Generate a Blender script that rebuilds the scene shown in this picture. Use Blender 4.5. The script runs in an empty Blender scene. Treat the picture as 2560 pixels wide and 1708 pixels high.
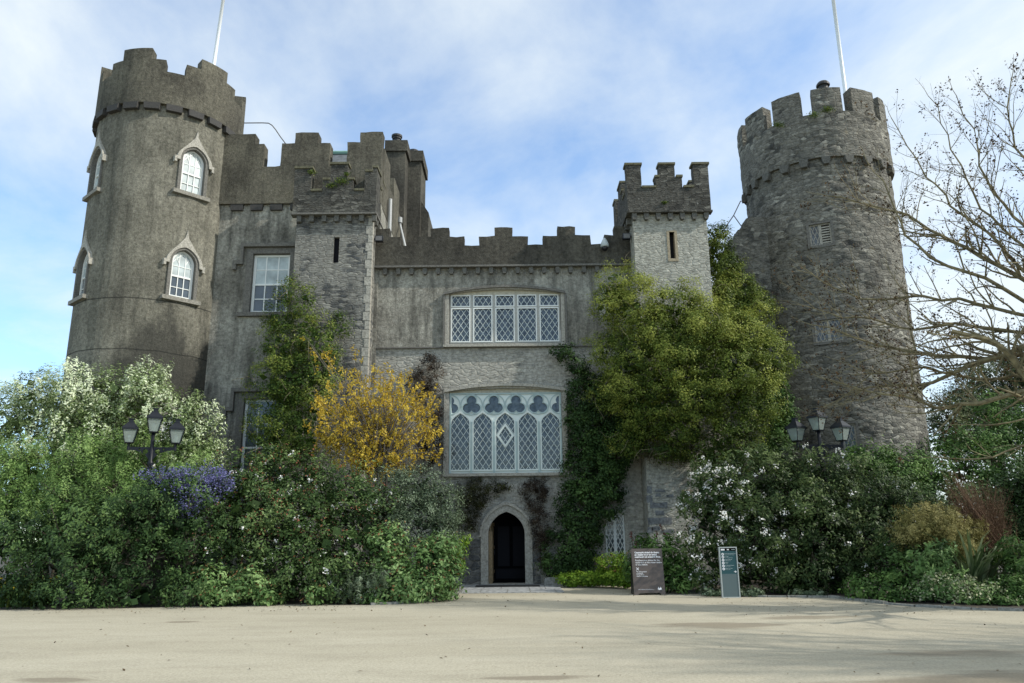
import bpy, math, random
import numpy as np
from math import sin, cos, tan, pi, radians, atan2, hypot, sqrt
from mathutils import Vector, Matrix, noise
from mathutils.geometry import tessellate_polygon, delaunay_2d_cdt
SC = bpy.context.scene
COL = SC.collection
rng = np.random.default_rng(7)
random.seed(7)

# ------------------------------------------------------------------ camera
FPX, PITCH, ROLL, EYE = 1920.0, radians(14.3), radians(-0.6), 1.6
cam_d = bpy.data.cameras.new('camera')
cam_d.sensor_width = 36; cam_d.lens = 27.0; cam_d.clip_end = 3000
cam = bpy.data.objects.new('camera', cam_d); COL.objects.link(cam)
cam.matrix_world = Matrix.Translation((0, 0, EYE)) @ Matrix.Rotation(pi/2+PITCH, 4, 'X') @ Matrix.Rotation(ROLL, 4, 'Z')
SC.camera = cam

# ------------------------------------------------------------------ light
SUN_EL, SUN_AZ = radians(37), radians(-14)        # azimuth from +X, negative is towards the camera side
sdir = Vector((cos(SUN_EL)*cos(SUN_AZ), cos(SUN_EL)*sin(SUN_AZ), sin(SUN_EL)))
sun_d = bpy.data.lights.new('sun', 'SUN'); sun_d.energy = 4.0; sun_d.angle = radians(0.8); sun_d.color = (1.0, .95, .86)
sun = bpy.data.objects.new('sun', sun_d); COL.objects.link(sun)
sun.rotation_euler = (-sdir).to_track_quat('-Z', 'Y').to_euler()
SC.view_settings.view_transform = 'Standard'; SC.view_settings.look = 'None'
SC.view_settings.exposure = 0.12; SC.view_settings.gamma = 1.0

W = bpy.data.worlds.new('World'); SC.world = W; W.use_nodes = True
nt = W.node_tree; nt.nodes.clear()
def wn(t, **k):
    n = nt.nodes.new(t)
    for a, b in k.items(): setattr(n, a, b)
    return n
L = nt.links.new
out = wn('ShaderNodeOutputWorld'); bg = wn('ShaderNodeBackground'); bg.inputs['Strength'].default_value = 0.13
sky = wn('ShaderNodeTexSky', sky_type='NISHITA', sun_disc=False, sun_elevation=SUN_EL, sun_rotation=atan2(sdir.x, sdir.y),
         air_density=1.0, dust_density=0.1, ozone_density=1.5)
tc = wn('ShaderNodeTexCoord'); sep = wn('ShaderNodeSeparateXYZ'); L(tc.outputs['Generated'], sep.inputs[0])
zz = wn('ShaderNodeMath', operation='MAXIMUM'); L(sep.outputs['Z'], zz.inputs[0]); zz.inputs[1].default_value = 0.0
zz2 = wn('ShaderNodeMath', operation='ADD'); L(zz.outputs[0], zz2.inputs[0]); zz2.inputs[1].default_value = 0.22
dx = wn('ShaderNodeMath', operation='DIVIDE'); L(sep.outputs['X'], dx.inputs[0]); L(zz2.outputs[0], dx.inputs[1])
dy = wn('ShaderNodeMath', operation='DIVIDE'); L(sep.outputs['Y'], dy.inputs[0]); L(zz2.outputs[0], dy.inputs[1])
cmb = wn('ShaderNodeCombineXYZ'); L(dx.outputs[0], cmb.inputs[0]); L(dy.outputs[0], cmb.inputs[1])
mp = wn('ShaderNodeMapping'); mp.inputs['Location'].default_value = (3.1, 7.4, 0); mp.inputs['Rotation'].default_value = (0, 0, 0.5); mp.inputs['Scale'].default_value = (1.0, .75, 1)
L(cmb.outputs[0], mp.inputs[0])
n1 = wn('ShaderNodeTexNoise'); n1.inputs['Scale'].default_value = 2.1; n1.inputs['Detail'].default_value = 8; n1.inputs['Roughness'].default_value = .58; n1.inputs['Distortion'].default_value = .25
L(mp.outputs[0], n1.inputs['Vector'])
n2 = wn('ShaderNodeTexNoise'); n2.inputs['Scale'].default_value = 0.6; n2.inputs['Detail'].default_value = 3
L(mp.outputs[0], n2.inputs['Vector'])
ad = wn('ShaderNodeMath', operation='ADD'); L(n1.outputs[0], ad.inputs[0]); L(n2.outputs[0], ad.inputs[1])
# more cloud cover towards the middle and right of the view, clearer sky low on the left
gx = wn('ShaderNodeMath', operation='MULTIPLY_ADD'); L(dx.outputs[0], gx.inputs[0]); gx.inputs[1].default_value = 0.06; gx.inputs[2].default_value = 0.0
gz = wn('ShaderNodeMath', operation='MULTIPLY_ADD'); L(sep.outputs['Z'], gz.inputs[0]); gz.inputs[1].default_value = 0.16; L(gx.outputs[0], gz.inputs[2])
ad2 = wn('ShaderNodeMath', operation='ADD'); L(ad.outputs[0], ad2.inputs[0]); L(gz.outputs[0], ad2.inputs[1])
hlf = wn('ShaderNodeMath', operation='MULTIPLY'); L(ad2.outputs[0], hlf.inputs[0]); hlf.inputs[1].default_value = .5
rmp = wn('ShaderNodeValToRGB'); L(hlf.outputs[0], rmp.inputs[0])
rmp.color_ramp.elements[0].position = .42; rmp.color_ramp.elements[0].color = (.2, .2, .2, 1)
rmp.color_ramp.elements[1].position = .60; rmp.color_ramp.elements[1].color = (1, 1, 1, 1)
rmp.color_ramp.interpolation = 'LINEAR'
cm = wn('ShaderNodeMath', operation='MULTIPLY'); L(rmp.outputs[0], cm.inputs[0]); cm.inputs[1].default_value = .86
mix = wn('ShaderNodeMix', data_type='RGBA'); L(cm.outputs[0], mix.inputs['Factor']); 
grd = wn('ShaderNodeVectorMath', operation='MULTIPLY'); L(sky.outputs[0], grd.inputs[0]); grd.inputs[1].default_value = (1.27, 1.66, 1.92)
L(grd.outputs[0], mix.inputs['A']); mix.inputs['B'].default_value = (7.0, 7.5, 7.5, 1)
L(mix.outputs['Result'], bg.inputs['Color']); L(bg.outputs[0], out.inputs[0])

# ------------------------------------------------------------------ picture <-> place
RM = np.array((Matrix.Rotation(pi/2+PITCH, 3, 'X') @ Matrix.Rotation(ROLL, 3, 'Z')))
def ray(px, py): return RM @ np.array([(px-1280)/FPX, -(py-854)/FPX, -1.0])
def at(px, py, Y):
    d = ray(px, py); p = d*(Y/d[1]); return (float(p[0]), Y, float(p[2])+EYE)
def gp(px, py, z=0.0):
    d = ray(px, py); p = d*((z-EYE)/d[2]); return (float(p[0]), float(p[1]), z)
K = 2560/2350.0
def dat(x, y, Y): return at(x*K, y*K, Y)
def dgp(x, y, z=0.0): return gp(x*K, y*K, z)
def zat(py, x, y):
    lo, hi = -2.0, 30.0
    for _ in range(40):
        m = (lo+hi)/2
        q = RM.T @ (np.array([x, y, m-EYE])); yy = 854-FPX*q[1]/-q[2]
        if yy > py: lo = m
        else: hi = m
    return m
def hitcyl(px, py, cx, cy, r):
    d = ray(px, py); o = np.array([0, 0, EYE])
    a = d[0]**2+d[1]**2; b = 2*(d[0]*(o[0]-cx)+d[1]*(o[1]-cy)); c = cx*cx+cy*cy-r*r
    D = max(b*b-4*a*c, 0); t = (-b-sqrt(D))/(2*a); p = o+d*t
    return atan2(p[1]-cy, p[0]-cx), float(p[2])

# ------------------------------------------------------------------ materials
def newmat(name):
    m = bpy.data.materials.new(name); m.use_nodes = True
    return m, m.node_tree.nodes, m.node_tree.links.new, m.node_tree.nodes['Principled BSDF']
def simple(name, col, rough=.6, metal=0, spec=.5, bump=0, bscale=40, var=0):
    m, N, Lk, P = newmat(name)
    P.inputs['Base Color'].default_value = (*col, 1); P.inputs['Roughness'].default_value = rough
    P.inputs['Metallic'].default_value = metal; P.inputs['Specular IOR Level'].default_value = spec
    if bump or var:
        g = N.new('ShaderNodeNewGeometry'); n = N.new('ShaderNodeTexNoise'); n.inputs['Scale'].default_value = bscale; n.inputs['Detail'].default_value = 4
        Lk(g.outputs['Position'], n.inputs['Vector'])
        if bump:
            b = N.new('ShaderNodeBump'); b.inputs['Strength'].default_value = bump; b.inputs['Distance'].default_value = .02
            Lk(n.outputs[0], b.inputs['Height']); Lk(b.outputs[0], P.inputs['Normal'])
        if var:
            r = N.new('ShaderNodeMapRange'); r.inputs[1].default_value = .3; r.inputs[2].default_value = .7; r.inputs[3].default_value = 1-var; r.inputs[4].default_value = 1+var
            Lk(n.outputs[0], r.inputs[0]); mx = N.new('ShaderNodeVectorMath'); mx.operation = 'SCALE'; mx.inputs[0].default_value = col
            Lk(r.outputs[0], mx.inputs['Scale']); Lk(mx.outputs[0], P.inputs['Base Color'])
    return m
def ramp(N, Lk, src, p0, c0, p1, c1, mid=None):
    r = N.new('ShaderNodeValToRGB'); e = r.color_ramp.elements
    e[0].position = p0; e[0].color = (*c0, 1) if len(c0) == 3 else c0; e[1].position = p1; e[1].color = (*c1, 1) if len(c1) == 3 else c1
    if mid: k = e.new(mid[0]); k.color = (*mid[1], 1)
    Lk(src, r.inputs[0]); return r.outputs[0]
def nmix(N, Lk, f, a, b, mode='MIX'):
    m = N.new('ShaderNodeMix'); m.data_type = 'RGBA'; m.blend_type = mode
    if isinstance(f, float): m.inputs['Factor'].default_value = f
    else: Lk(f, m.inputs['Factor'])
    for nm, v in (('A', a), ('B', b)):
        if isinstance(v, tuple): m.inputs[nm].default_value = (*v, 1)
        else: Lk(v, m.inputs[nm])
    return m.outputs['Result']
def noise_n(N, Lk, vec, scale, detail=4, rough=.55, mapping=None):
    if mapping:
        mp = N.new('ShaderNodeMapping'); mp.inputs['Scale'].default_value = mapping; Lk(vec, mp.inputs[0]); vec = mp.outputs[0]
    n = N.new('ShaderNodeTexNoise'); n.inputs['Scale'].default_value = scale; n.inputs['Detail'].default_value = detail; n.inputs['Roughness'].default_value = rough
    Lk(vec, n.inputs['Vector']); return n.outputs[0]
def roughcast(name, light, mid, dark, stain=(.03, .03, .026), stain_amt=.6, grain=.8, stain_p=(.5, .72), tower=False):
    m, N, Lk, P = newmat(name); g = N.new('ShaderNodeNewGeometry').outputs['Position']
    big = noise_n(N, Lk, g, .55, 5, .6)
    c = ramp(N, Lk, big, .32, dark, .66, light, (.5, mid))
    fine = noise_n(N, Lk, g, 8, 6, .85)
    f = N.new('ShaderNodeMapRange'); f.inputs[1].default_value = .36; f.inputs[2].default_value = .64; f.inputs[3].default_value = 1-.55*grain; f.inputs[4].default_value = 1+.6*grain; f.clamp = False; Lk(fine, f.inputs[0])
    sc = N.new('ShaderNodeVectorMath'); sc.operation = 'SCALE'; Lk(c, sc.inputs[0]); Lk(f.outputs[0], sc.inputs['Scale'])
    st = noise_n(N, Lk, g, 1.3, 6, .62, (1.6, 1.6, .28))
    sf = ramp(N, Lk, st, stain_p[0], (0, 0, 0), stain_p[1], (stain_amt,)*3)
    c2 = nmix(N, Lk, sf, sc.outputs[0], stain)
    rn = noise_n(N, Lk, g, 3.0, 5, .6, (1.8, 1.8, .14))      # rain streaks
    c2 = nmix(N, Lk, ramp(N, Lk, rn, .52, (0, 0, 0), .68, (.28,)*3), c2, tuple(x*1.3 for x in stain))
    wl = noise_n(N, Lk, g, 2.2, 6, .7, (1.5, 1.5, .7))      # pale lime runs
    wf = ramp(N, Lk, wl, .6, (0, 0, 0), .78, (.45,)*3)
    c3 = nmix(N, Lk, wf, c2, tuple(min(1, x*1.5) for x in light))
    if tower:      # dark patches gathering low and rightward and the thin seams between the coats of render
        sp = N.new('ShaderNodeSeparateXYZ'); Lk(g, sp.inputs[0])
        def mr(src, a, b, c_, d):
            r = N.new('ShaderNodeMapRange'); r.inputs[1].default_value = a; r.inputs[2].default_value = b; r.inputs[3].default_value = c_; r.inputs[4].default_value = d; Lk(src, r.inputs[0]); return r.outputs[0]
        def mth(op, a, b):
            n_ = N.new('ShaderNodeMath'); n_.operation = op
            for i_, v_ in enumerate((a, b)):
                if isinstance(v_, float): n_.inputs[i_].default_value = v_
                else: Lk(v_, n_.inputs[i_])
            return n_.outputs[0]
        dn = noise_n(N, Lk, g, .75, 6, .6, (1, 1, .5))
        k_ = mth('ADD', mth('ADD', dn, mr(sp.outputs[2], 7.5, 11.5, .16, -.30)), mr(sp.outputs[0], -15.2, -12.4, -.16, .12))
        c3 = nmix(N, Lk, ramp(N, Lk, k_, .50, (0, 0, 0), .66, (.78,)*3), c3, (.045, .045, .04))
        wob = noise_n(N, Lk, g, 1.2, 3, .5)
        for zl in (9.95, 8.08):
            zz_ = mth('ABSOLUTE', mth('SUBTRACT', mth('ADD', sp.outputs[2], mr(wob, 0, 1, -.06, .06)), zl), 0.0)
            c3 = nmix(N, Lk, mr(zz_, .012, .03, .75, 0), c3, (.03, .03, .028))
    Lk(c3, P.inputs['Base Color']); P.inputs['Roughness'].default_value = .95; P.inputs['Specular IOR Level'].default_value = .15
    pe = noise_n(N, Lk, g, 11, 5, .85); b = N.new('ShaderNodeBump'); b.inputs['Strength'].default_value = 1.0; b.inputs['Distance'].default_value = .09
    Lk(pe, b.inputs['Height']); Lk(b.outputs[0], P.inputs['Normal'])
    return m
def rubble(name, cols, mortar, su=2.0, sv=4.6, mort_w=.07, lichen=.25, bump=.9, soft=0.0, softcol=(.16, .15, .13), softp=(.42, .52)):
    m, N, Lk, P = newmat(name)
    uv = N.new('ShaderNodeUVMap').outputs[0]; g = N.new('ShaderNodeNewGeometry').outputs['Position']
    ns = N.new('ShaderNodeTexNoise'); ns.inputs['Scale'].default_value = 1.6; ns.inputs['Detail'].default_value = 3; Lk(uv, ns.inputs['Vector'])
    vs = N.new('ShaderNodeVectorMath'); vs.operation = 'MULTIPLY_ADD'; Lk(ns.outputs['Color'], vs.inputs[0]); vs.inputs[1].default_value = (.35, .22, 0); Lk(uv, vs.inputs[2])
    mp = N.new('ShaderNodeMapping'); mp.inputs['Scale'].default_value = (su, sv, 1); Lk(vs.outputs[0], mp.inputs[0])
    v1 = N.new('ShaderNodeTexVoronoi'); v1.voronoi_dimensions = '2D'; v1.inputs['Scale'].default_value = 1.3; v1.inputs['Randomness'].default_value = .85; Lk(mp.outputs[0], v1.inputs['Vector'])
    v2 = N.new('ShaderNodeTexVoronoi'); v2.voronoi_dimensions = '2D'; v2.feature = 'DISTANCE_TO_EDGE'; v2.inputs['Scale'].default_value = 1.3; v2.inputs['Randomness'].default_value = .85; Lk(mp.outputs[0], v2.inputs['Vector'])
    sp = N.new('ShaderNodeSeparateColor'); Lk(v1.outputs['Color'], sp.inputs[0])
    c = ramp(N, Lk, sp.outputs[0], .1, cols[0], .95, cols[2], (.55, cols[1]))
    fine = noise_n(N, Lk, g, 7, 5, .75)
    f = N.new('ShaderNodeMapRange'); f.inputs[1].default_value = .3; f.inputs[2].default_value = .7; f.inputs[3].default_value = .55; f.inputs[4].default_value = 1.5; Lk(fine, f.inputs[0])
    sc = N.new('ShaderNodeVectorMath'); sc.operation = 'SCALE'; Lk(c, sc.inputs[0]); Lk(f.outputs[0], sc.inputs['Scale'])
    mf = ramp(N, Lk, v2.outputs['Distance'], 0, (1, 1, 1), mort_w, (0, 0, 0))
    c2 = nmix(N, Lk, mf, sc.outputs[0], mortar)
    big = noise_n(N, Lk, g, .6, 4, .6)
    bf = ramp(N, Lk, big, .35, (.62, .62, .62), .65, (1.25, 1.25, 1.22))
    c3 = nmix(N, Lk, 1.0, c2, bf, 'MULTIPLY')
    if soft:                                            # patches where old render still covers the stones
        s1 = noise_n(N, Lk, g, .9, 5, .65); sfm = ramp(N, Lk, s1, softp[0], (0, 0, 0), softp[1], (soft,)*3)
        sc2 = N.new('ShaderNodeVectorMath'); sc2.operation = 'SCALE'; sc2.inputs[0].default_value = softcol; Lk(f.outputs[0], sc2.inputs['Scale'])
        c3 = nmix(N, Lk, sfm, c3, sc2.outputs[0])
    l1 = noise_n(N, Lk, g, 2.6, 5, .75); lf = ramp(N, Lk, l1, .6, (0, 0, 0), .72, (lichen,)*3)
    c4 = nmix(N, Lk, lf, c3, (.23, .17, .06))
    l2 = noise_n(N, Lk, g, 4.5, 3, .6); lf2 = ramp(N, Lk, l2, .68, (0, 0, 0), .74, (.55,)*3)
    c5 = nmix(N, Lk, lf2, c4, (.36, .36, .33))
    Lk(c5, P.inputs['Base Color']); P.inputs['Roughness'].default_value = .95; P.inputs['Specular IOR Level'].default_value = .15
    h = N.new('ShaderNodeMath'); h.operation = 'MINIMUM'; Lk(v2.outputs['Distance'], h.inputs[0]); h.inputs[1].default_value = .15
    h2 = N.new('ShaderNodeMath'); h2.operation = 'MULTIPLY_ADD'; Lk(fine, h2.inputs[0]); h2.inputs[1].default_value = .25
    hh = N.new('ShaderNodeMath'); hh.operation = 'MULTIPLY_ADD'; Lk(h.outputs[0], hh.inputs[0]); hh.inputs[1].default_value = 4.0; Lk(sp.outputs[1], hh.inputs[2])
    Lk(hh.outputs[0], h2.inputs[2])
    b = N.new('ShaderNodeBump'); b.inputs['Strength'].default_value = bump; b.inputs['Distance'].default_value = .05
    Lk(h2.outputs[0], b.inputs['Height']); Lk(b.outputs[0], P.inputs['Normal'])
    return m
MT = {}
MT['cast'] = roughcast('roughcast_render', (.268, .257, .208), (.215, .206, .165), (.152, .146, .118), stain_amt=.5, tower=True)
MT['cast_pale'] = roughcast('pale_roughcast', (.44, .43, .37), (.335, .325, .28), (.20, .192, .163), stain_amt=.72, stain_p=(.47, .68))
MT['cast_lower'] = roughcast('patched_render', (.47, .455, .40), (.36, .345, .30), (.21, .20, .168), stain_amt=.55)
MT['cast_dark'] = roughcast('dark_weathered_render', (.13, .122, .098), (.09, .085, .07), (.055, .052, .044), stain=(.022, .021, .019), stain_amt=.5)
MT['cast_par'] = roughcast('parapet_render', (.175, .165, .127), (.135, .127, .10), (.088, .083, .067), stain=(.025, .025, .022), stain_amt=.6)
MT['rubble'] = rubble('rubble_stone', [(.07, .07, .065), (.15, .145, .127), (.28, .27, .235)], (.11, .104, .086), 2.9, 6.4, .05, .32, .75, .75, (.165, .158, .135))
MT['rubble_mid'] = rubble('turret_stone', [(.075, .08, .083), (.15, .148, .138), (.27, .265, .24)], (.17, .165, .145), 2.6, 9.0, .05, .1, .8, .85, (.23, .225, .2))
MT['rubble_pale'] = rubble('limewashed_stone', [(.16, .158, .14), (.27, .26, .225), (.35, .335, .29)], (.31, .30, .262), 2.8, 8.0, .05, .08, .7, 1.0, (.34, .335, .29), (.26, .44))
MT['rubble_dark'] = rubble('dark_coping_stone', [(.05, .05, .046), (.085, .083, .074), (.15, .147, .13)], (.07, .068, .06), 3.0, 9.0, .05, .15, .8, .8, (.085, .083, .073))
MT['lower'] = rubble('part_rendered_courses', [(.15, .15, .14), (.27, .26, .23), (.40, .385, .335)], (.30, .285, .245), 2.2, 6.5, .06, .12, .6, .88, (.34, .33, .29), (.34, .50))
MT['block'] = rubble('squared_stone', [(.07, .075, .08), (.13, .13, .125), (.21, .205, .19)], (.21, .195, .165), 1.7, 3.4, .07, .05, .7)
MT['hood'] = simple('weathered_limestone', (.21, .20, .17), .85, bump=.3, bscale=18, var=.35)
MT['trim'] = simple('carved_limestone', (.33, .315, .27), .85, bump=.3, bscale=18, var=.35)
MT['trim_dark'] = simple('grey_limestone', (.13, .125, .11), .85, bump=.3, bscale=18, var=.35)
MT['trim_buff'] = simple('buff_sandstone', (.30, .25, .17), .85, bump=.3, bscale=18, var=.3)
MT['corbel'] = simple('black_corbel_stone', (.045, .043, .04), .85, bump=.3, bscale=20, var=.3)
MT['corbel_grey'] = simple('grey_corbel_stone', (.10, .098, .086), .9, bump=.4, bscale=20, var=.4)
MT['white'] = simple('white_paint', (.72, .74, .71), .45)
MT['cream'] = simple('cream_limestone', (.46, .43, .34), .8, bump=.2, bscale=12, var=.2)
MT['stonepaint'] = simple('grey_stone_mullion', (.36, .36, .33), .7, bump=.2, bscale=18, var=.2)
MT['paleblue'] = simple('pale_blue_paint', (.38, .48, .47), .5, var=.06, bscale=3)
MT['palewhite'] = simple('pale_panel_paint', (.68, .74, .70), .5)
MT['glass'] = simple('leaded_glass', (.055, .068, .08), .1, spec=.6, var=.75, bscale=7, bump=.35)
MT['glass_blue'] = simple('blue_sky_glass', (.055, .075, .095), .08, spec=.8, var=.3, bscale=3)
MT['blind'] = simple('glass_with_pale_blind', (.40, .46, .46), .3, spec=.5, var=.3, bscale=2.5)
MT['void'] = simple('dark_interior', (.006, .006, .006), .9)
MT['ink'] = simple('near_black_wood', (.004, .004, .005), .9, spec=.03)
MT['slatepanel'] = simple('dark_grey_panel', (.016, .016, .019), .95, spec=.02)
MT['wood'] = simple('old_oak', (.23, .16, .08), .6, bump=.3, bscale=14, var=.3)
MT['iron'] = simple('black_iron_paint', (.010, .012, .017), .45, spec=.3)
MT['pole'] = simple('white_pole_paint', (.75, .78, .8), .4)
MT['pipe'] = simple('greyed_pipe_paint', (.42, .43, .42), .6, var=.2)
MT['wire'] = simple('dark_wire', (.08, .07, .06), .6)
MT['copper'] = simple('copper_green', (.20, .36, .30), .7, var=.15, bscale=2)
MT['slate'] = simple('roof_slate', (.12, .13, .14), .6, var=.3, bscale=6)
MT['pot'] = simple('black_chimney_pot', (.02, .02, .02), .6)
MT['lead'] = simple('lead_grey', (.14, .14, .14), .7, var=.2)
MT['brown'] = simple('brown_sign_board', (.085, .066, .056), .5, var=.06, bscale=5)
MT['teal'] = simple('teal_panel', (.012, .065, .075), .4)
MT['greypanel'] = simple('grey_metal_panel', (.088, .125, .13), .4)
MT['alu'] = simple('aluminium_edge', (.42, .45, .44), .45, metal=.2)
MT['ink_white'] = simple('white_lettering', (.75, .76, .78), .5)
MT['ink_pale'] = simple('pale_lettering', (.42, .50, .50), .5)
MT['ink_dark'] = simple('dark_icon_ink', (.02, .03, .04), .5)
MT['stone_step'] = simple('flagstone', (.30, .31, .31), .7, bump=.5, bscale=9, var=.5)
MT['mat'] = simple('door_mat_rubber', (.03, .03, .03), .8, bump=.3, bscale=60)
MT['kerb'] = simple('kerb_stone', (.22, .22, .20), .8, bump=.5, bscale=12, var=.45)
MT['cctv'] = simple('cctv_plastic', (.42, .47, .47), .3)
MT['black'] = simple('black_plastic', (.01, .01, .012), .4)
MT['mosscap'] = simple('mossy_coping', (.11, .105, .065), .9, bump=.4, bscale=18, var=.4)
m, N, Lk, P = newmat('lantern_glass'); P.inputs['Base Color'].default_value = (.40, .46, .43, 1); P.inputs['Roughness'].default_value = .12
tr = N.new('ShaderNodeBsdfTransparent'); tr.inputs[0].default_value = (.6, .68, .64, 1); mxs = N.new('ShaderNodeMixShader'); mxs.inputs[0].default_value = .5
Lk(tr.outputs[0], mxs.inputs[1]); Lk(P.outputs[0], mxs.inputs[2]); Lk(mxs.outputs[0], N['Material Output'].inputs[0]); MT['lglass'] = m
MT['bulb'] = simple('bulb_glass', (.85, .87, .85), .25)
# forecourt: pale fine gravel with damp brown stains
m, N, Lk, P = newmat('fine_gravel'); g = N.new('ShaderNodeNewGeometry').outputs['Position']
c = ramp(N, Lk, noise_n(N, Lk, g, .25, 5, .6, (.5, 1.4, 1)), .3, (.365, .332, .25), .7, (.445, .41, .318))
trk = noise_n(N, Lk, g, 1.6, 8, .7, (.3, 1.0, 1)); c = nmix(N, Lk, ramp(N, Lk, trk, .46, (0, 0, 0), .66, (.3,)*3), c, (.25, .225, .17))
md = noise_n(N, Lk, g, 5, 5, .7); c = nmix(N, Lk, ramp(N, Lk, md, .5, (0, 0, 0), .72, (.3,)*3), c, (.27, .24, .18))
fn = noise_n(N, Lk, g, 26, 4, .8); f = N.new('ShaderNodeMapRange'); f.inputs[1].default_value = .25; f.inputs[2].default_value = .75; f.inputs[3].default_value = .66; f.inputs[4].default_value = 1.34; Lk(fn, f.inputs[0])
sc = N.new('ShaderNodeVectorMath'); sc.operation = 'SCALE'; Lk(c, sc.inputs[0]); Lk(f.outputs[0], sc.inputs['Scale'])
sp = N.new('ShaderNodeSeparateXYZ'); Lk(g, sp.inputs[0])
stc = noise_n(N, Lk, g, .8, 6, .65, (.35, 1.6, 1))
acc = None
for (px, py, rx, ry) in ((1640, 1436, 2.2, .9), (1810, 1418, 2.3, .8), (415, 1428, .5, .25), (1240, 1555, .9, .25), (2300, 1560, 2.6, 1.0), (2150, 1500, 2.2, .9), (130, 1560, .8, .3)):
    q = dgp(px, py)
    mp = N.new('ShaderNodeMapping'); mp.vector_type = 'POINT'; mp.inputs['Location'].default_value = (-q[0]/rx, -q[1]/ry, 0); mp.inputs['Scale'].default_value = (1/rx, 1/ry, 0); Lk(g, mp.inputs[0])
    ln = N.new('ShaderNodeVectorMath'); ln.operation = 'LENGTH'; Lk(mp.outputs[0], ln.inputs[0])
    mr = N.new('ShaderNodeMapRange'); mr.inputs[1].default_value = 0; mr.inputs[2].default_value = 1.5; mr.inputs[3].default_value = .36; mr.inputs[4].default_value = -.25; mr.clamp = False; Lk(ln.outputs['Value'], mr.inputs[0])
    if acc is None: acc = mr.outputs[0]
    else:
        mxm = N.new('ShaderNodeMath'); mxm.operation = 'MAXIMUM'; Lk(acc, mxm.inputs[0]); Lk(mr.outputs[0], mxm.inputs[1]); acc = mxm.outputs[0]
am = N.new('ShaderNodeMath'); am.operation = 'ADD'; Lk(acc, am.inputs[0]); Lk(stc, am.inputs[1])
sf = ramp(N, Lk, am.outputs[0], .60, (0, 0, 0), .72, (.62,)*3)
c2 = nmix(N, Lk, sf, sc.outputs[0], (.17, .14, .10))
Lk(c2, P.inputs['Base Color']); P.inputs['Roughness'].default_value = .95; P.inputs['Specular IOR Level'].default_value = .2
b = N.new('ShaderNodeBump'); b.inputs['Strength'].default_value = .5; b.inputs['Distance'].default_value = .02; Lk(fn, b.inputs['Height']); Lk(b.outputs[0], P.inputs['Normal'])
MT['gravel'] = m
m, N, Lk, P = newmat('garden_soil'); g = N.new('ShaderNodeNewGeometry').outputs['Position']
c = ramp(N, Lk, noise_n(N, Lk, g, 3, 6, .7), .35, (.022, .018, .012), .68, (.075, .062, .042)); Lk(c, P.inputs['Base Color']); P.inputs['Roughness'].default_value = 1
MT['soil'] = m
# leaves: each leaf carries its own tint (attribute 'tint'), mixing three real leaf colours
def leafmat(name, a, b, c, transl=.3, rough=.45, spec=.25):
    rough = max(rough, .5); spec = .14
    m, N, Lk, P = newmat(name)
    at_ = N.new('ShaderNodeAttribute'); at_.attribute_name = 'tint'
    r = ramp(N, Lk, at_.outputs['Fac'], 0, a, 1, c, (.55, b))
    Lk(r, P.inputs['Base Color']); P.inputs['Roughness'].default_value = rough; P.inputs['Specular IOR Level'].default_value = spec
    t = N.new('ShaderNodeBsdfTranslucent'); Lk(r, t.inputs[0]); transl *= .75
    mx = N.new('ShaderNodeMixShader'); mx.inputs[0].default_value = transl; Lk(P.outputs[0], mx.inputs[1]); Lk(t.outputs[0], mx.inputs[2]); Lk(mx.outputs[0], N['Material Output'].inputs[0])
    return m
bark = simple('bark', (.10, .085, .06), .9, bump=.4, bscale=20, var=.4)
lichen_bark = simple('lichened_bark', (.165, .14, .075), .9, bump=.4, bscale=9, var=.45)

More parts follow.
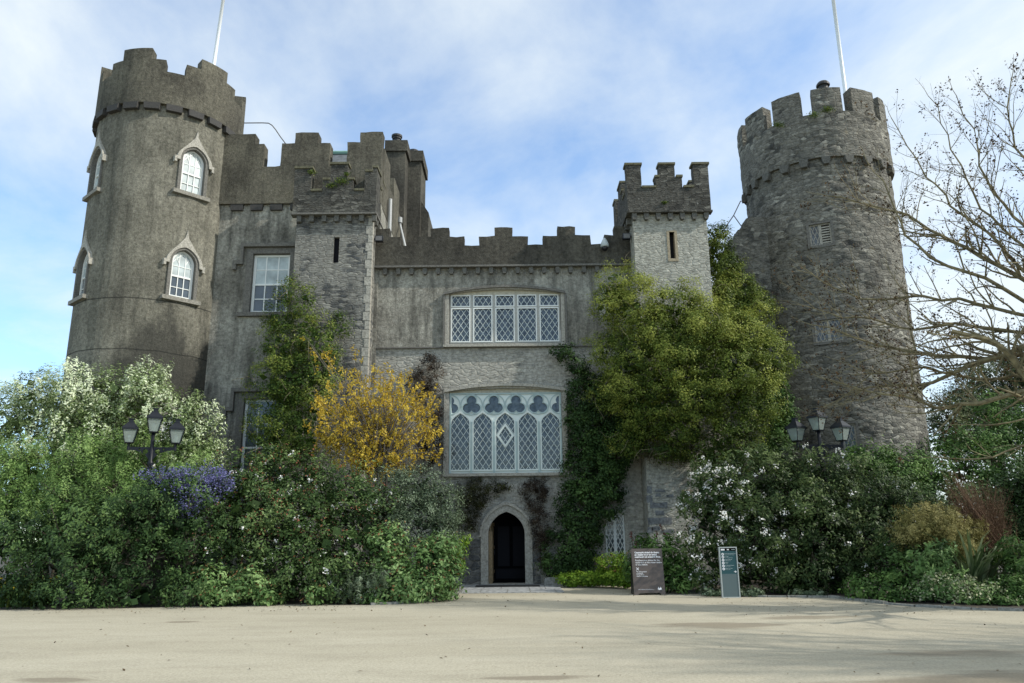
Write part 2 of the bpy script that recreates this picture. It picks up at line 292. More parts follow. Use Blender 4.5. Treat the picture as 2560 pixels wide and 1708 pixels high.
# ------------------------------------------------------------------ mesh helpers
def jag(prof, amp=.02, step=.22):
    out_ = []; zlo = min(p[1] for p in prof)
    for i in range(len(prof)):
        a, b = prof[i], prof[(i+1) % len(prof)]; l = hypot(b[0]-a[0], b[1]-a[1]); n = max(1, int(l/step))
        low = a[1] <= zlo+1e-6 and b[1] <= zlo+1e-6
        for k in range(n):
            p = (a[0]+(b[0]-a[0])*k/n, a[1]+(b[1]-a[1])*k/n)
            out_.append(p if low or p[1] <= zlo+1e-6 else (p[0]+random.uniform(-amp, amp)*.7, p[1]+random.uniform(-amp, amp)))
        if low: out_ = out_[:len(out_)-n+1]
    return out_
class MB:
    def __init__(s): s.v = []; s.f = []; s.uv = None
    def add(s, vs, fs):
        o = len(s.v); s.v.extend(vs); s.f.extend([tuple(i+o for i in f) for f in fs]); return s
    def box(s, x0, x1, y0, y1, z0, z1, T=None):
        vs = [(x, y, z) for x in (x0, x1) for y in (y0, y1) for z in (z0, z1)]
        if T: vs = [T(*v) for v in vs]
        return s.add(vs, [(0, 1, 3, 2), (4, 6, 7, 5), (0, 4, 5, 1), (2, 3, 7, 6), (0, 2, 6, 4), (1, 5, 7, 3)])
    def slab(s, outer, holes, d0, d1, T=None, back=True):
        loops = [outer]+list(holes); flat = [p for l in loops for p in l]
        tri = tessellate_polygon([[Vector((p[0], p[1], 0)) for p in l] for l in loops])
        T = T or (lambda u, d, z: (u, d, z)); n = len(flat)
        vs = [T(p[0], d0, p[1]) for p in flat]+[T(p[0], d1, p[1]) for p in flat]
        fs = [tuple(t) for t in tri]
        if back: fs += [tuple(i+n for i in reversed(t)) for t in tri]
        o = 0
        for l in loops:
            k = len(l)
            for i in range(k):
                a, b = o+i, o+(i+1) % k; fs.append((a, b, b+n, a+n))
            o += k
        return s.add(vs, fs)
    def tube(s, pts, rad, k=6, caps=True):
        pts = [Vector(p) for p in pts]
        if not hasattr(rad, '__len__'): rad = [rad]*len(pts)
        vs = []; fs = []
        up = Vector((.13, .21, .97))
        for i, p in enumerate(pts):
            d = (pts[min(i+1, len(pts)-1)]-pts[max(i-1, 0)]).normalized()
            a = d.cross(up)
            if a.length < 1e-3: a = d.cross(Vector((1, 0, 0)))
            a.normalize(); b = d.cross(a)
            for j in range(k):
                t = 2*pi*j/k; q = p+(a*cos(t)+b*sin(t))*rad[i]; vs.append(tuple(q))
        for i in range(len(pts)-1):
            for j in range(k):
                fs.append((i*k+j, i*k+(j+1) % k, (i+1)*k+(j+1) % k, (i+1)*k+j))
        if caps: fs.append(tuple(range(k))); fs.append(tuple(range((len(pts)-1)*k, len(pts)*k))[::-1])
        return s.add(vs, fs)
    def lathe(s, prof, cx, cy, k=16):
        vs = []; fs = []
        for r, z in prof:
            for j in range(k): t = 2*pi*j/k; vs.append((cx+r*cos(t), cy+r*sin(t), z))
        n = len(prof)
        for i in range(n-1):
            for j in range(k): fs.append((i*k+j, i*k+(j+1) % k, (i+1)*k+(j+1) % k, (i+1)*k+j))
        fs.append(tuple(range(k))[::-1]); fs.append(tuple(range((n-1)*k, n*k)))
        return s.add(vs, fs)
    def frustum(s, cx, cy, z0, w0, z1, w1, ang=0):
        vs = []
        for z, w in ((z0, w0), (z1, w1)):
            for j in range(4):
                t = ang+pi/4+j*pi/2; vs.append((cx+w*sqrt(.5)*cos(t), cy+w*sqrt(.5)*sin(t), z))
        return s.add(vs, [(3, 2, 1, 0), (4, 5, 6, 7)]+[(j, (j+1) % 4, 4+(j+1) % 4, 4+j) for j in range(4)])
ORG = {}
def link(o, parent):
    COL.objects.link(o)
    if parent is not None: o.parent = parent; ORG[o.name] = ORG[parent.name]
    else: ORG[o.name] = Vector((0, 0, 0))
def obj(name, mb, mat, parent=None, smooth=False, uvcyl=None):
    org = ORG[parent.name] if parent is not None else Vector((0, 0, 0))
    me = bpy.data.meshes.new(name); vs = [(v[0]-org.x, v[1]-org.y, v[2]-org.z) for v in mb.v]
    me.from_pydata(vs, [], mb.f); me.update()
    uvl = me.uv_layers.new(name='UVMap'); V = np.array(mb.v); nl = len(me.loops)
    li = np.empty(nl, int); me.loops.foreach_get('vertex_index', li)
    if mb.uv is not None: uv = np.array(mb.uv)[li]
    else:
        uv = np.empty((nl, 2))
        for p in me.polygons:
            n = p.normal; ids = li[p.loop_start:p.loop_start+p.loop_total]
            if abs(n.z) > .7: uv[p.loop_start:p.loop_start+p.loop_total] = V[ids][:, :2]
            elif abs(n.x) > abs(n.y): uv[p.loop_start:p.loop_start+p.loop_total] = V[ids][:, 1:]
            else: uv[p.loop_start:p.loop_start+p.loop_total] = V[ids][:, [0, 2]]
    uvl.data.foreach_set('uv', uv.astype(np.float32).ravel())
    me.materials.append(mat)
    if smooth: me.polygons.foreach_set('use_smooth', [True]*len(me.polygons))
    o = bpy.data.objects.new(name, me); link(o, parent); return o
def tag(o, label, cat, group=None):
    o['label'] = label; o['category'] = cat
    if group: o['group'] = group
    return o
def thing(name, label, cat, loc=(0, 0, 0), group=None):
    o = bpy.data.objects.new(name, None); COL.objects.link(o); o.location = loc; o.empty_display_size = .2
    ORG[o.name] = Vector(loc); return tag(o, label, cat, group)
def struct(name, mb, mat, kind='structure'):
    o = obj(name, mb, mat); o['kind'] = kind; return o
def arch(w, zs, h, n=12, phi=72, x0=0.0, ogee=0.0):
    """points left->right over a pointed (or ogee) arch springing at zs"""
    a = w/2; hb = h*(1-ogee); h0 = max(hb, a*1.32); R = (a+h0*h0/a)/2; am = math.asin(min(1, h0/R)); L_ = []
    for i in range(n+1):
        t = i/n; q = am*t; x = -a+R*(1-cos(q)); z = R*sin(q)*hb/h0
        L_.append((x0+x, zs+z+h*ogee*t**3.6))
    return L_+[(2*x0-p[0], p[1]) for p in reversed(L_[:-1])]
def seg(x0, x1, z, h, n=12):
    return [(x0+(x1-x0)*i/n, z+h*(1-(2*i/n-1)**2)) for i in range(n+1)]
def clip_line(p, d, poly):
    ts = []
    for i in range(len(poly)):
        a = poly[i]; b = poly[(i+1) % len(poly)]; ex, ez = b[0]-a[0], b[1]-a[1]
        den = d[0]*ez-d[1]*ex
        if abs(den) < 1e-9: continue
        t = ((a[0]-p[0])*ez-(a[1]-p[1])*ex)/den; s_ = ((a[0]-p[0])*d[1]-(a[1]-p[1])*d[0])/den
        if -1e-9 <= s_ < 1-1e-9: ts.append(t)
    ts.sort(); return [(ts[i], ts[i+1]) for i in range(0, len(ts)-1, 2)]
def bar(mb, a, b, w, d0, d1, T=None):
    dx_, dz_ = b[0]-a[0], b[1]-a[1]; l = hypot(dx_, dz_)
    if l < .02: return
    nx, nz = -dz_/l*w/2, dx_/l*w/2
    mb.slab([(a[0]+nx, a[1]+nz), (b[0]+nx, b[1]+nz), (b[0]-nx, b[1]-nz), (a[0]-nx, a[1]-nz)], [], d0, d1, T)
def lattice(mb, poly, sx, sz, w, d0, d1, T=None, origin=None):
    xs = [p[0] for p in poly]; zs = [p[1] for p in poly]; ox, oz = origin or ((min(xs)+max(xs))/2, max(zs))
    l = hypot(sx, sz); n = int((max(xs)-min(xs))/sx+(max(zs)-min(zs))/sz)+3
    for sg in (1, -1):
        d = (sx/l, sg*sz/l)
        for k in range(-n, n+1):
            for t0, t1 in clip_line((ox+k*sx, oz), d, poly):
                bar(mb, (ox+k*sx+d[0]*t0, oz+d[1]*t0), (ox+k*sx+d[0]*t1, oz+d[1]*t1), w, d0, d1, T)
def inside(p, poly):
    c = False; j = len(poly)-1
    for i in range(len(poly)):
        if (poly[i][1] > p[1]) != (poly[j][1] > p[1]) and p[0] < (poly[j][0]-poly[i][0])*(p[1]-poly[i][1])/(poly[j][1]-poly[i][1])+poly[i][0]: c = not c
        j = i
    return c
def rnoise(x, y, z, s): return noise.noise(Vector((x*s, y*s, z*s)))
def cyl_wall(cx, cy, r, z0, z1, holes, th0, step=.3, depth=.45, rough=0.0):
    """wall round a full circle; holes are loops in (arc length from th0, z)"""
    mb = MB(); c = 2*pi*r; half = c/2; pts = []; edges = []
    for h in holes:
        o = len(pts); pts += [Vector(p) for p in h]; edges += [(o+i, o+(i+1) % len(h)) for i in range(len(h))]
    nu = int(c/step); nz = int((z1-z0)/step)
    for i in range(nu+1):
        for j in range(nz+1):
            p = (-half+c*i/nu, z0+(z1-z0)*j/nz)
            if all(not (min(q[0] for q in h)-.12 < p[0] < max(q[0] for q in h)+.12 and min(q[1] for q in h)-.12 < p[1] < max(q[1] for q in h)+.12) or
                   (not inside(p, h) and min(hypot(q[0]-p[0], q[1]-p[1]) for q in h) > .1) for h in holes): pts.append(Vector(p))
    vo, eo, fo = delaunay_2d_cdt(pts, edges, [], 0, 1e-5, False)[:3]
    def P3(s_, z, rr):
        t = th0+s_/r; return (cx+rr*cos(t), cy+rr*sin(t), z)
    vs = []
    for v in vo:
        rr = r
        if rough:
            q = P3(v[0], v[1], r); rr += rough*(rnoise(*q, 1.1)*.9+rnoise(q[0], q[1], q[2]*2.2, 3.0)*.8)
        vs.append(P3(v[0], v[1], rr))
    fs = [tuple(f) for f in fo if not any(inside(((vo[f[0]][0]+vo[f[1]][0]+vo[f[2]][0])/3, (vo[f[0]][1]+vo[f[1]][1]+vo[f[2]][1])/3), h) for h in holes)]
    mb.add(vs, fs); uv = [(v[0], v[1]) for v in vo]
    for h in holes:
        k = len(h); mb.add([P3(p[0], p[1], r) for p in h]+[P3(p[0], p[1], r-depth) for p in h], [(i, (i+1) % k, k+(i+1) % k, k+i) for i in range(k)])
        uv += [(p[0], p[1]) for p in h]*2
    mb.uv = uv; return mb
def ring_parapet(cx, cy, ro, ri, zb, hfun, dth=1.5, dz=.2, rough=0.0, skirt=None):
    """parapet ring whose top follows hfun(angle in degrees from the viewer side)"""
    mb = MB(); uv = []; n = int(360/dth); th0 = atan2(-cy, -cx)
    def R_(t, r, z, amt):
        x, y = cx+r*cos(t), cy+r*sin(t)
        if amt: r += amt*(rnoise(x, y, z, 1.1)*.9+rnoise(x, y, z*2.2, 3.0)*.8); x, y = cx+r*cos(t), cy+r*sin(t)
        return (x, y, z)
    for i in range(n):
        a0, a1 = i*dth, (i+1)*dth; am = ((a0+a1)/2+180) % 360-180; h = hfun(am); hn = hfun(((a0+a1)/2+dth+180) % 360-180)
        t0, t1 = th0+radians(a0), th0+radians(a1)
        zs = [zb]; 
        while zs[-1] < h-dz*1.4: zs.append(zs[-1]+dz)
        zs.append(h)
        for r, amt in ((ro, rough), (ri, 0)):
            for z_a, z_b in zip(zs[:-1], zs[1:]):
                q = [R_(t0, r, z_a, amt), R_(t1, r, z_a, amt), R_(t1, r, z_b, amt), R_(t0, r, z_b, amt)]
                mb.add(q, [(0, 1, 2, 3)]); uv += [(radians(a0)*ro, z_a), (radians(a1)*ro, z_a), (radians(a1)*ro, z_b), (radians(a0)*ro, z_b)]
        mb.add([R_(t0, ro, h, rough), R_(t1, ro, h, rough), R_(t1, ri, h, 0), R_(t0, ri, h, 0)], [(0, 1, 2, 3)]); uv += [(radians(a0)*ro, h), (radians(a1)*ro, h), (radians(a1)*ro, h+.4), (radians(a0)*ro, h+.4)]
        mb.add([R_(t0, ro, zb, rough), R_(t1, ro, zb, rough), R_(t1, ri, zb, 0), R_(t0, ri, zb, 0)], [(3, 2, 1, 0)]); uv += [(0, 0)]*4
        if abs(hn-h) > .01:
            lo, hi = min(h, hn), max(h, hn)
            mb.add([R_(t1, ro, lo, rough), R_(t1, ri, lo, 0), R_(t1, ri, hi, 0), R_(t1, ro, hi, rough)], [(0, 1, 2, 3)]); uv += [(0, lo), (ro-ri, lo), (ro-ri, hi), (0, hi)]
    mb.uv = uv; return mb

# ------------------------------------------------------------------ ground
mb = MB(); mb.add([(-700, -300, -.004), (700, -300, -.004), (700, 900, -.004), (-700, 900, -.004)], [(0, 1, 2, 3)])
struct('ground', mb, MT['soil'])
left_edge = [dgp(*p) for p in ((-400, 1405), (0, 1400), (150, 1398), (300, 1396), (450, 1391), (600, 1388), (740, 1387), (850, 1389), (920, 1386), (980, 1381), (1030, 1374), (1058, 1362), (1062, 1350))]
door_edge = [(left_edge[-1][0], 27.9, 0), (dgp(1290, 1345)[0], 27.9, 0)]
right_edge = [dgp(*p) for p in ((1290, 1345), (1360, 1344), (1440, 1345), (1520, 1350), (1590, 1360), (1640, 1368), (1760, 1371), (1900, 1372), (1960, 1378), (2030, 1387), (2100, 1393), (2230, 1399), (2350, 1403), (2800, 1412))]
poly = left_edge+door_edge+right_edge
poly2 = [(-90, left_edge[0][1])]+[(p[0], p[1]) for p in poly]+[(90, right_edge[-1][1]), (90, -60), (-90, -60)]
tri = tessellate_polygon([[Vector((*p, 0)) for p in poly2]])
struct('forecourt', MB().add([(p[0], p[1], 0.0) for p in poly2], [tuple(t) for t in tri]), MT['gravel'])
# kerb stones along the bed edges
def kerb(name, pts, w=.12, h=.07):
    mb = MB()
    for a, b in zip(pts[:-1], pts[1:]):
        a, b = Vector(a), Vector(b); d = b-a; n = max(1, int(d.length/.45))
        for i in range(n):
            p = a+d*(i+.03)/n; q = a+d*(i+.97)/n; pr = Vector((-d.y, d.x, 0)).normalized()*w
            jit = random.uniform(-.015, .015); z = h+random.uniform(-.02, .015)
            P_ = [p-pr*.2, q-pr*.2, q+pr, p+pr]
            vs = [(v.x+jit, v.y+jit, -.02) for v in P_]+[(v.x+jit, v.y+jit, z) for v in P_]
            mb.add(vs, [(4, 5, 6, 7), (0, 1, 5, 4), (1, 2, 6, 5), (2, 3, 7, 6), (3, 0, 4, 7)])
    return struct(name, mb, MT['kerb'])
kerb('kerb_left', left_edge[7:]); kerb('kerb_right', right_edge, .1, .05)

# ------------------------------------------------------------------ the castle
castle = thing('castle', 'grey medieval castle with two round battlemented towers, square turrets and ivy on its walls', 'castle', (0, 29, 0))

def tower_T(cx, cy, r, th):
    Nv = (cos(th), sin(th)); Rv = (-sin(th), cos(th))
    return lambda u, d, z: (cx+Nv[0]*(r-d)+Rv[0]*u, cy+Nv[1]*(r-d)+Rv[1]*u, z)
def gothic_window(T, w, zb, zs, ah, blind_low=False, sill=True, name='window', label=None):
    zt = zs+ah
    inner = [(-w/2, zb)]+arch(w, zs, ah)+[(w/2, zb)]
    ow = w+.24; outer = [(-ow/2, zb-.02)]+arch(ow, zs+.02, ah+.13)+[(ow/2, zb-.02)]
    win = obj(name, MB().slab(outer[::1], [inner], -.005, .30, T), MT['trim_dark'], castle)
    if label: win['label'] = label
    # ogee hood mould
    hw = w+.20; a = arch(hw, zs-.02, ah+.11, 14); b = arch(hw+.26, zs-.02, ah+.60, 14, ogee=.48)
    hood = MB().slab(b+a[::-1], [], -.055, .12, T)
    for s_ in (-1, 1):
        e0, e1 = s_*(hw/2+.01), s_*(hw/2+.22); hood.box(min(e0, e1), max(e0, e1), -.062, .12, zs-.12, zs-.0, T)
        e0, e1 = s_*(hw/2+.13), s_*(hw/2+.22); hood.box(min(e0, e1), max(e0, e1), -.058, .12, zs-.24, zs-.121, T)
    bt = b[14]
    hood.slab([(-.07, bt[1]-.14), (0, bt[1]+.2), (.07, bt[1]-.14)], [], -.05, .05, T)
    obj('hood_mould', hood, MT['trim'], win)
    obj('sill', MB().box(-ow/2-.14, ow/2+.14, -.09, .3, zb-.17, zb-.021, T), MT['hood'], win)
    # sash frame
    fw = w-.02; fo = [(-fw/2, zb)]+arch(fw, zs, ah-.01)+[(fw/2, zb)]
    iw = w-.2; fi = [(-iw/2, zb+.09)]+arch(iw, zs, ah-.09)+[(iw/2, zb+.09)]
    fr = MB().slab(fo, [fi], .16, .22, T)
    zm = zb+(zt-zb)*.45
    fr.box(-iw/2, iw/2, .165, .215, zm-.03, zm+.03, T)
    for k in (-1, 1): bar(fr, (k*iw/6, zb+.09), (k*iw/6, zs+ah*.72), .028, .175, .205, T)
    for fz in (.22, .66, .85):
        z = zb+(zt-zb)*fz; 
        if z < zs+.02: bar(fr, (-iw/2, z), (iw/2, z), .026, .178, .203, T)
    for sg in (-1, 1):           # intersecting tracery in the head
        pts = [(sg*(iw/2-iw*t/1.5), zs+(ah-.1)*sin(t*pi/2)*.95) for t in (0, .25, .5, .75, 1)]
        pts2 = [(sg*(iw/6), zs-.02), (sg*(iw/3.2), zs+(ah)*.33), (sg*iw/2.9, zs+ah*.45)]
        for q in (pts, pts2):
            for p1, p2 in zip(q[:-1], q[1:]): bar(fr, p1, p2, .026, .179, .201, T)
    obj('frame', fr, MT['white'], win)
    up = [(-iw/2-.01, zm)]+arch(iw+.02, zs, ah-.085)+[(iw/2+.01, zm)]
    obj('pane', MB().slab(up, [], .195, .199, T), MT['blind'], win)
    obj('pane', MB().slab([(-iw/2-.01, zb+.08), (iw/2+.01, zb+.08), (iw/2+.01, zm-.001), (-iw/2-.01, zm-.001)], [], .21, .214, T), MT['blind' if blind_low else 'glass_blue'], win)

# --- rendered round tower on the left
TX, TY, TR, TP = -13.95, 28.5, 2.64, 2.78
th0 = atan2(-TY, -TX)
def wpos(px, py): 
    th, z = hitcyl(px, py, TX, TY, TR); return th, z
wins = []
tha, zu_t = wpos(488, 374); _, zu_b = wpos(479, 483)
thb, zl_t = wpos(466, 626); _, zl_b = wpos(455, 745)
thR = (tha+thb)/2; thL = thR-radians(88)
holes = []
ah = .50
spec = []
for th in (thR, thL):
    for zb, zt, bl in ((zu_b, zu_t, True), (zl_b, zl_t, False), (zl_b-6.1, zl_t-6.1, False)):
        spec.append((th, zb, zt, bl))
W_ = .88
for th, zb, zt, bl in spec:
    s0 = ((th-th0+pi) % (2*pi)-pi)*TR; ow = W_+.22
    holes.append([(s0+p[0], p[1]) for p in [(-ow/2, zb-.02)]+arch(ow, zt-ah+.02, ah+.12)+[(ow/2, zb-.02)]])
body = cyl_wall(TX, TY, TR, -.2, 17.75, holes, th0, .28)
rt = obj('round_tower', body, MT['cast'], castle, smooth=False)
rt['label'] = 'tall round tower of grey brown roughcast'
for k_, (th, zb, zt, bl) in enumerate(spec): gothic_window(tower_T(TX, TY, TR, th), W_, zb, zt-ah, ah, bl)
for z, r_ in ((9.95, .05), (8.08, .05)):       # slight offsets where old render bands meet
    ms = []
    mbb = MB(); n = 120; vs = []; 
    for i in range(n):
        t = 2*pi*i/n; vs += [(TX+(TR+r_*.55)*cos(t), TY+(TR+r_*.55)*sin(t), -.1 if z < 9 else z-1.83), (TX+(TR+r_*.55)*cos(t), TY+(TR+r_*.55)*sin(t), z)]
def hL(a):
    c = (a+1.5) % 61; c = c-30.5                                  # merlon centres at -32 and +29 degrees
    return 19.93 if abs(c) < 12.5 else (19.47 if abs(c) < 23.5 else 18.98)
par = obj('parapet', ring_parapet(TX, TY, TP, TP-.45, 17.62, hL, 1.0), MT['cast_par'], rt)
obj('tower_roof', MB().lathe([(TP-.44, 18.2), (TP-.44, 18.3)], TX, TY, 40), MT['lead'], rt)
for i in range(-6, 8):
    th = th0+radians(i*16.36+.5); T = tower_T(TX, TY, TR, th)
    mbb = MB().slab([(-.29, 17.615), (.29, 17.615), (.27, 17.36), (-.27, 17.36)], [], -.17, .1, T)
    obj('corbel', mbb, MT['corbel'], rt)
for z in (9.95, 8.08): pass

# --- main block with its stepped battlements
BY = 27.9
def zx3(x, y): return 550+x/2.851, 300+y/2.851
def U3(x, y=400, Y=BY): return at(*zx3(x, y), Y)[0]
def Z3(y, x=600, Y=BY): return at(*zx3(x, y), Y)[2]
bx0 = -11.45; bx1 = at(958, 330, BY)[0]
zc = Z3(330, 600, BY-.12); zmid = Z3(168, 600, BY-.12); ztop = Z3(93, 600, BY-.12); zstr = Z3(606, 300)
PY = BY-.14
prof = [(bx0, zstr), (bx0, ztop-.02)]
for (x, z) in ((240, ztop-.02), (240, zmid), (307, zmid), (307, zc), (432, zc), (432, zmid), (526, zmid), (526, ztop), (692, ztop), (692, zmid), (777, zmid), (777, zc), (903, zc), (903, zmid+.02), (991, zmid+.02), (991, ztop)):
    prof.append((U3(x, 300, PY), z))
prof += [(bx1, ztop), (bx1, zstr)]
wa_t = (at(*zx3(245, 955), BY)[0], at(*zx3(497, 955), BY)[0])
wz = (Z3(1372, 300), Z3(955, 370))
wl = (wa_t[0]-.02, wa_t[1]+.02)
lz = (at(640, 1240, BY)[2], at(640, 998, BY)[2]); lx = (at(604, 1100, BY)[0], at(604, 1100, BY)[0]+1.5)
ow_ = .0
def rect(x0, x1, z0, z1): return [(x0, z0), (x1, z0), (x1, z1), (x0, z1)]
h1 = rect(wl[0]-.12, wl[1]+.12, wz[0]-.02, wz[1]+.14); h2 = rect(lx[0]-.1, lx[1]+.1, lz[0], lz[1]+.14)
mb = MB().slab([(bx0, -.2), (bx1, -.2), (bx1, zstr+.02), (bx0, zstr+.02)], [h1, h2], BY, BY+.55)
mb.box(bx1-.5, bx1, BY+.551, 36.5, -.2, zstr-.02)                                # right-hand return wall
blk = obj('main_block', mb, MT['cast_pale'], castle)
blk['label'] = 'tall rendered block with stepped battlements'
mb = MB().slab(jag(prof), [], PY, PY+.5)
obj('parapet', mb, MT['cast_par'], blk)
# return parapet down the right side, stepping as seen end-on
zA = ztop; mb = MB()
sy = PY+.501
prY = [(sy, zstr-.05), (sy, zmid), (sy+1.5, zmid), (sy+1.5, zc), (sy+2.6, zc), (sy+2.6, zmid), (sy+4.2, zmid), (sy+4.2, zc), (36.4, zc), (36.4, zstr-.05)]
mb.slab(jag(prY, .02, .3), [], bx1-.45, bx1+.02, T=lambda u, d, z: (d, u, z))
obj('side_parapet', mb, MT['cast_par'], blk)
for x in (127, 266, 405, 524):
    u = U3(x, 620); w_ = .25 if x != 524 else .12
    obj('corbel', MB().slab([(u-w_, zstr-.015), (u+w_, zstr-.015), (u+w_-.03, zstr-.26), (u-w_+.03, zstr-.26)], [], PY+.02, BY-.001), MT['corbel'], blk)
# hipped roof with copper ridge behind the battlements
RZ = at(847, 381, 31.5)[2]; rxl = at(745, 383, 31.5)[0]; rxr = at(905, 383, 31.5)[0]; ez = zc-1.2
rb = [(bx0+.3, 28.9, ez-.6), (bx1-.6, 28.9, ez-.6), (bx1-.6, 35.5, ez-.6), (bx0+.3, 35.5, ez-.6), (rxl, 31.5, RZ-.08), (rxr, 31.5, RZ-.08)]
rf = obj('roof', MB().add(rb, [(0, 1, 5, 4), (1, 2, 5), (2, 3, 4, 5), (3, 0, 4)]), MT['slate'], castle)
mb = MB(); mb.tube([(rxl, 31.5, RZ-.03), (rxr, 31.5, RZ-.03)], .1); mb.tube([rb[4], rb[0]], .14); mb.tube([rb[5], rb[1]], .12)
obj('ridge_capping', mb, MT['copper'], rf)

def sash_window(x0, x1, z0, z1, Y, label_mat='trim_dark', ear=True, low='glass_blue', up='blind'):
    sur = MB().slab(rect(x0-.26, x1+.26, z0-.02, z1+.24), [rect(x0-.015, x1+.015, z0, z1+.015)], Y-.03, Y+.30)
    win = obj('window', sur, MT[label_mat], castle)
    hd = MB(); a, b, t = x0-.36, x1+.36, z1+.26
    hd.slab([(a-.12, z1-.45), (a-.12, t+.14), (b+.12, t+.14), (b+.12, z1-.45), (b, z1-.45), (b, t), (a, t), (a, z1-.45)], [], Y-.16, Y+.02)
    hd.box(a-.38, a-.121, Y-.15, Y+.02, z1-.45, z1-.30); hd.box(b+.121, b+.38, Y-.15, Y+.02, z1-.45, z1-.30)
    hd.box(a-.38, a-.25, Y-.145, Y+.02, z1-.66, z1-.451); hd.box(b+.25, b+.38, Y-.145, Y+.02, z1-.66, z1-.451)
    obj('hood_mould', hd, MT['trim_dark'], win)
    obj('sill', MB().box(x0-.42, x1+.42, Y-.16, Y+.3, z0-.17, z0-.021), MT['trim_dark'], win)
    fr = MB().slab(rect(x0-.01, x1+.01, z0+.001, z1), [rect(x0+.09, x1-.09, z0+.1, z1-.08)], Y+.14, Y+.2)
    zm = (z0+z1)/2-.02; w = x1-x0
    fr.box(x0+.09, x1-.09, Y+.15, Y+.19, zm-.035, zm+.035)
    for k in (1, 2): fr.box(x0+w*k/3-.02, x0+w*k/3+.02, Y+.16, Y+.185, z0+.1, z1-.08)
    for z in ((z0+zm)/2, (zm+z1)/2): fr.box(x0+.09, x1-.09, Y+.162, Y+.183, z-.018, z+.018)
    obj('frame', fr, MT['white'], win)
    obj('pane', MB().box(x0+.08, x1-.08, Y+.175, Y+.18, zm, z1-.07), MT[up], win)
    obj('pane', MB().box(x0+.08, x1-.08, Y+.187, Y+.192, z0+.08, zm-.001), MT[low], win)
sash_window(wl[0], wl[1], wz[0], wz[1], BY)
sash_window(lx[0], lx[1], lz[0], lz[1], BY, up='glass_blue')

# --- chimney stacks behind the block
def stack(px0, px1, pyt, Y, dep, pots, flare=None):
    x0, x1 = at(px0, 400, Y)[0], at(px1, 400, Y)[0]; zt = at((px0+px1)/2, pyt, Y)[2]; zc_ = zt-.55
    mb = MB().box(x0, x1, Y, Y+dep, 0, zc_)
    if flare:
        zf = at(px1, flare, Y)[2]; mb.slab([(x1-.002, zf), (x1+.38, zf-.6), (x1+.38, 0), (x1-.002, 0)], [], Y+.3, Y+dep+.4)
    c = obj('chimney_stack', mb, MT['cast_dark'], castle)
    obj('cap', MB().box(x0-.08, x1+.1, Y-.1, Y+dep+.1, zc_+.001, zt), MT['cast_dark'], c)
    for pp in pots:
        x = at(pp, pyt, Y+dep/2)[0]; obj('chimney_pot', MB().lathe([(.19, zt), (.17, zt+.35), (.22, zt+.36), (.22, zt+.44), (.26, zt+.46), (.26, zt+.56), (.1, zt+.62)], x, Y+dep/2, 14), MT['pot'], c)
stack(966, 1013, 353, 33.0, 1.0, (992,))
stack(1019, 1053, 379, 34.6, 2.0, (1034,), 497)
# white downpipes on the return wall
def on_x(px, py, X_):
    d = ray(px, py); t_ = X_/d[0]; return (X_, float(d[1]*t_), float(d[2]*t_)+EYE)
p1, p2 = on_x(976, 498, bx1+.14), on_x(976, 600, bx1+.14)
pp = obj('downpipe', MB().tube([(p1[0], p1[1], p1[2]), (p1[0], p1[1], p2[2]-1)], .075, 8), MT['pipe'], castle)
q = [at(1000, 552, 32.3), at(1001, 566, 32.3), at(1015, 625, 30.2)]
d2 = MB().tube(q, .05, 8); d2.lathe([(.10, q[0][2]-.1), (.10, q[0][2]+.15)], q[0][0], q[0][1], 8)
obj('downpipe', d2, MT['pipe'], castle)

def cop(cp, par_):
    for i in range(0, len(cp.v), 8):
        m_ = MB(); m_.add(cp.v[i:i+8], [(0, 1, 3, 2), (4, 6, 7, 5), (0, 4, 5, 1), (2, 3, 7, 6), (0, 2, 6, 4), (1, 5, 7, 3)]); obj('coping', m_, MT['mosscap'], par_)
# --- small square turret between block and hall
SY = 27.15
tx0, tx1 = at(741, 563, SY)[0], at(932, 563, SY)[0]
zb_ = at(840, 532, SY-.18)[2]
slitx = (at(*zx3(808, 920), SY)[0], at(*zx3(848, 920), SY)[0]); slitz = (Z3(1017, 828, SY), Z3(835, 828, SY))
mb = MB().slab([(tx0, -.2), (tx1, -.2), (tx1, zb_+.1), (tx0, zb_+.1)], [rect(slitx[0], slitx[1], slitz[0], slitz[1])], SY, SY+.4)
mb.box(tx0, tx0+.3, SY+.401, BY, -.2, zb_+.1); mb.box(tx1-.3, tx1, SY+.401, BY+1.0, -.2, zb_+.1)
tur = obj('stair_turret', mb, MT['rubble_mid'], castle); tur['label'] = 'slim square stone turret with arrow slit'
obj('window', MB().box(slitx[0], slitx[1], SY+.14, SY+.15, slitz[0], slitz[1]), MT['slatepanel'], castle)['label'] = 'blocked arrow slit'
# pale quoin strip
q = MB()
z = 0.2; i = 0
while z < zb_-.1:
    h = .34; w_ = .24 if i % 2 else .16
    q.box(tx1-w_, tx1+.012, SY-.012, SY+.22, z, z+h-.02); z += h; i += 1
obj('quoins', q, MT['trim'], tur)
PX0, PX1, PYs = tx0-.13, tx1+.12, SY-.18
def Z3t(y, x=840): return Z3(y, x, PYs)
def U3t(x): return U3(x, 450, PYs)
zc2, zm2, zt2 = Z3t(507), Z3t(428), Z3t(345)
zt2c = Z3t(318)
prof = [(PX0, zb_)]+[(PX0, zt2), (U3t(650), zt2), (U3t(650), zc2), (U3t(733), zc2), (U3t(733), zm2), (U3t(787), zm2), (U3t(787), zt2c), (U3t(905), zt2c), (U3t(905), zm2), (U3t(950), zm2), (U3t(950), zc2), (U3t(1032), zc2), (U3t(1032), Z3t(372)), (U3t(1092), Z3t(372)), (U3t(1092), zt2), (PX1, zt2), (PX1, zb_)]
tp = MB().slab(jag(prof, .012), [], PYs, PYs+.36)
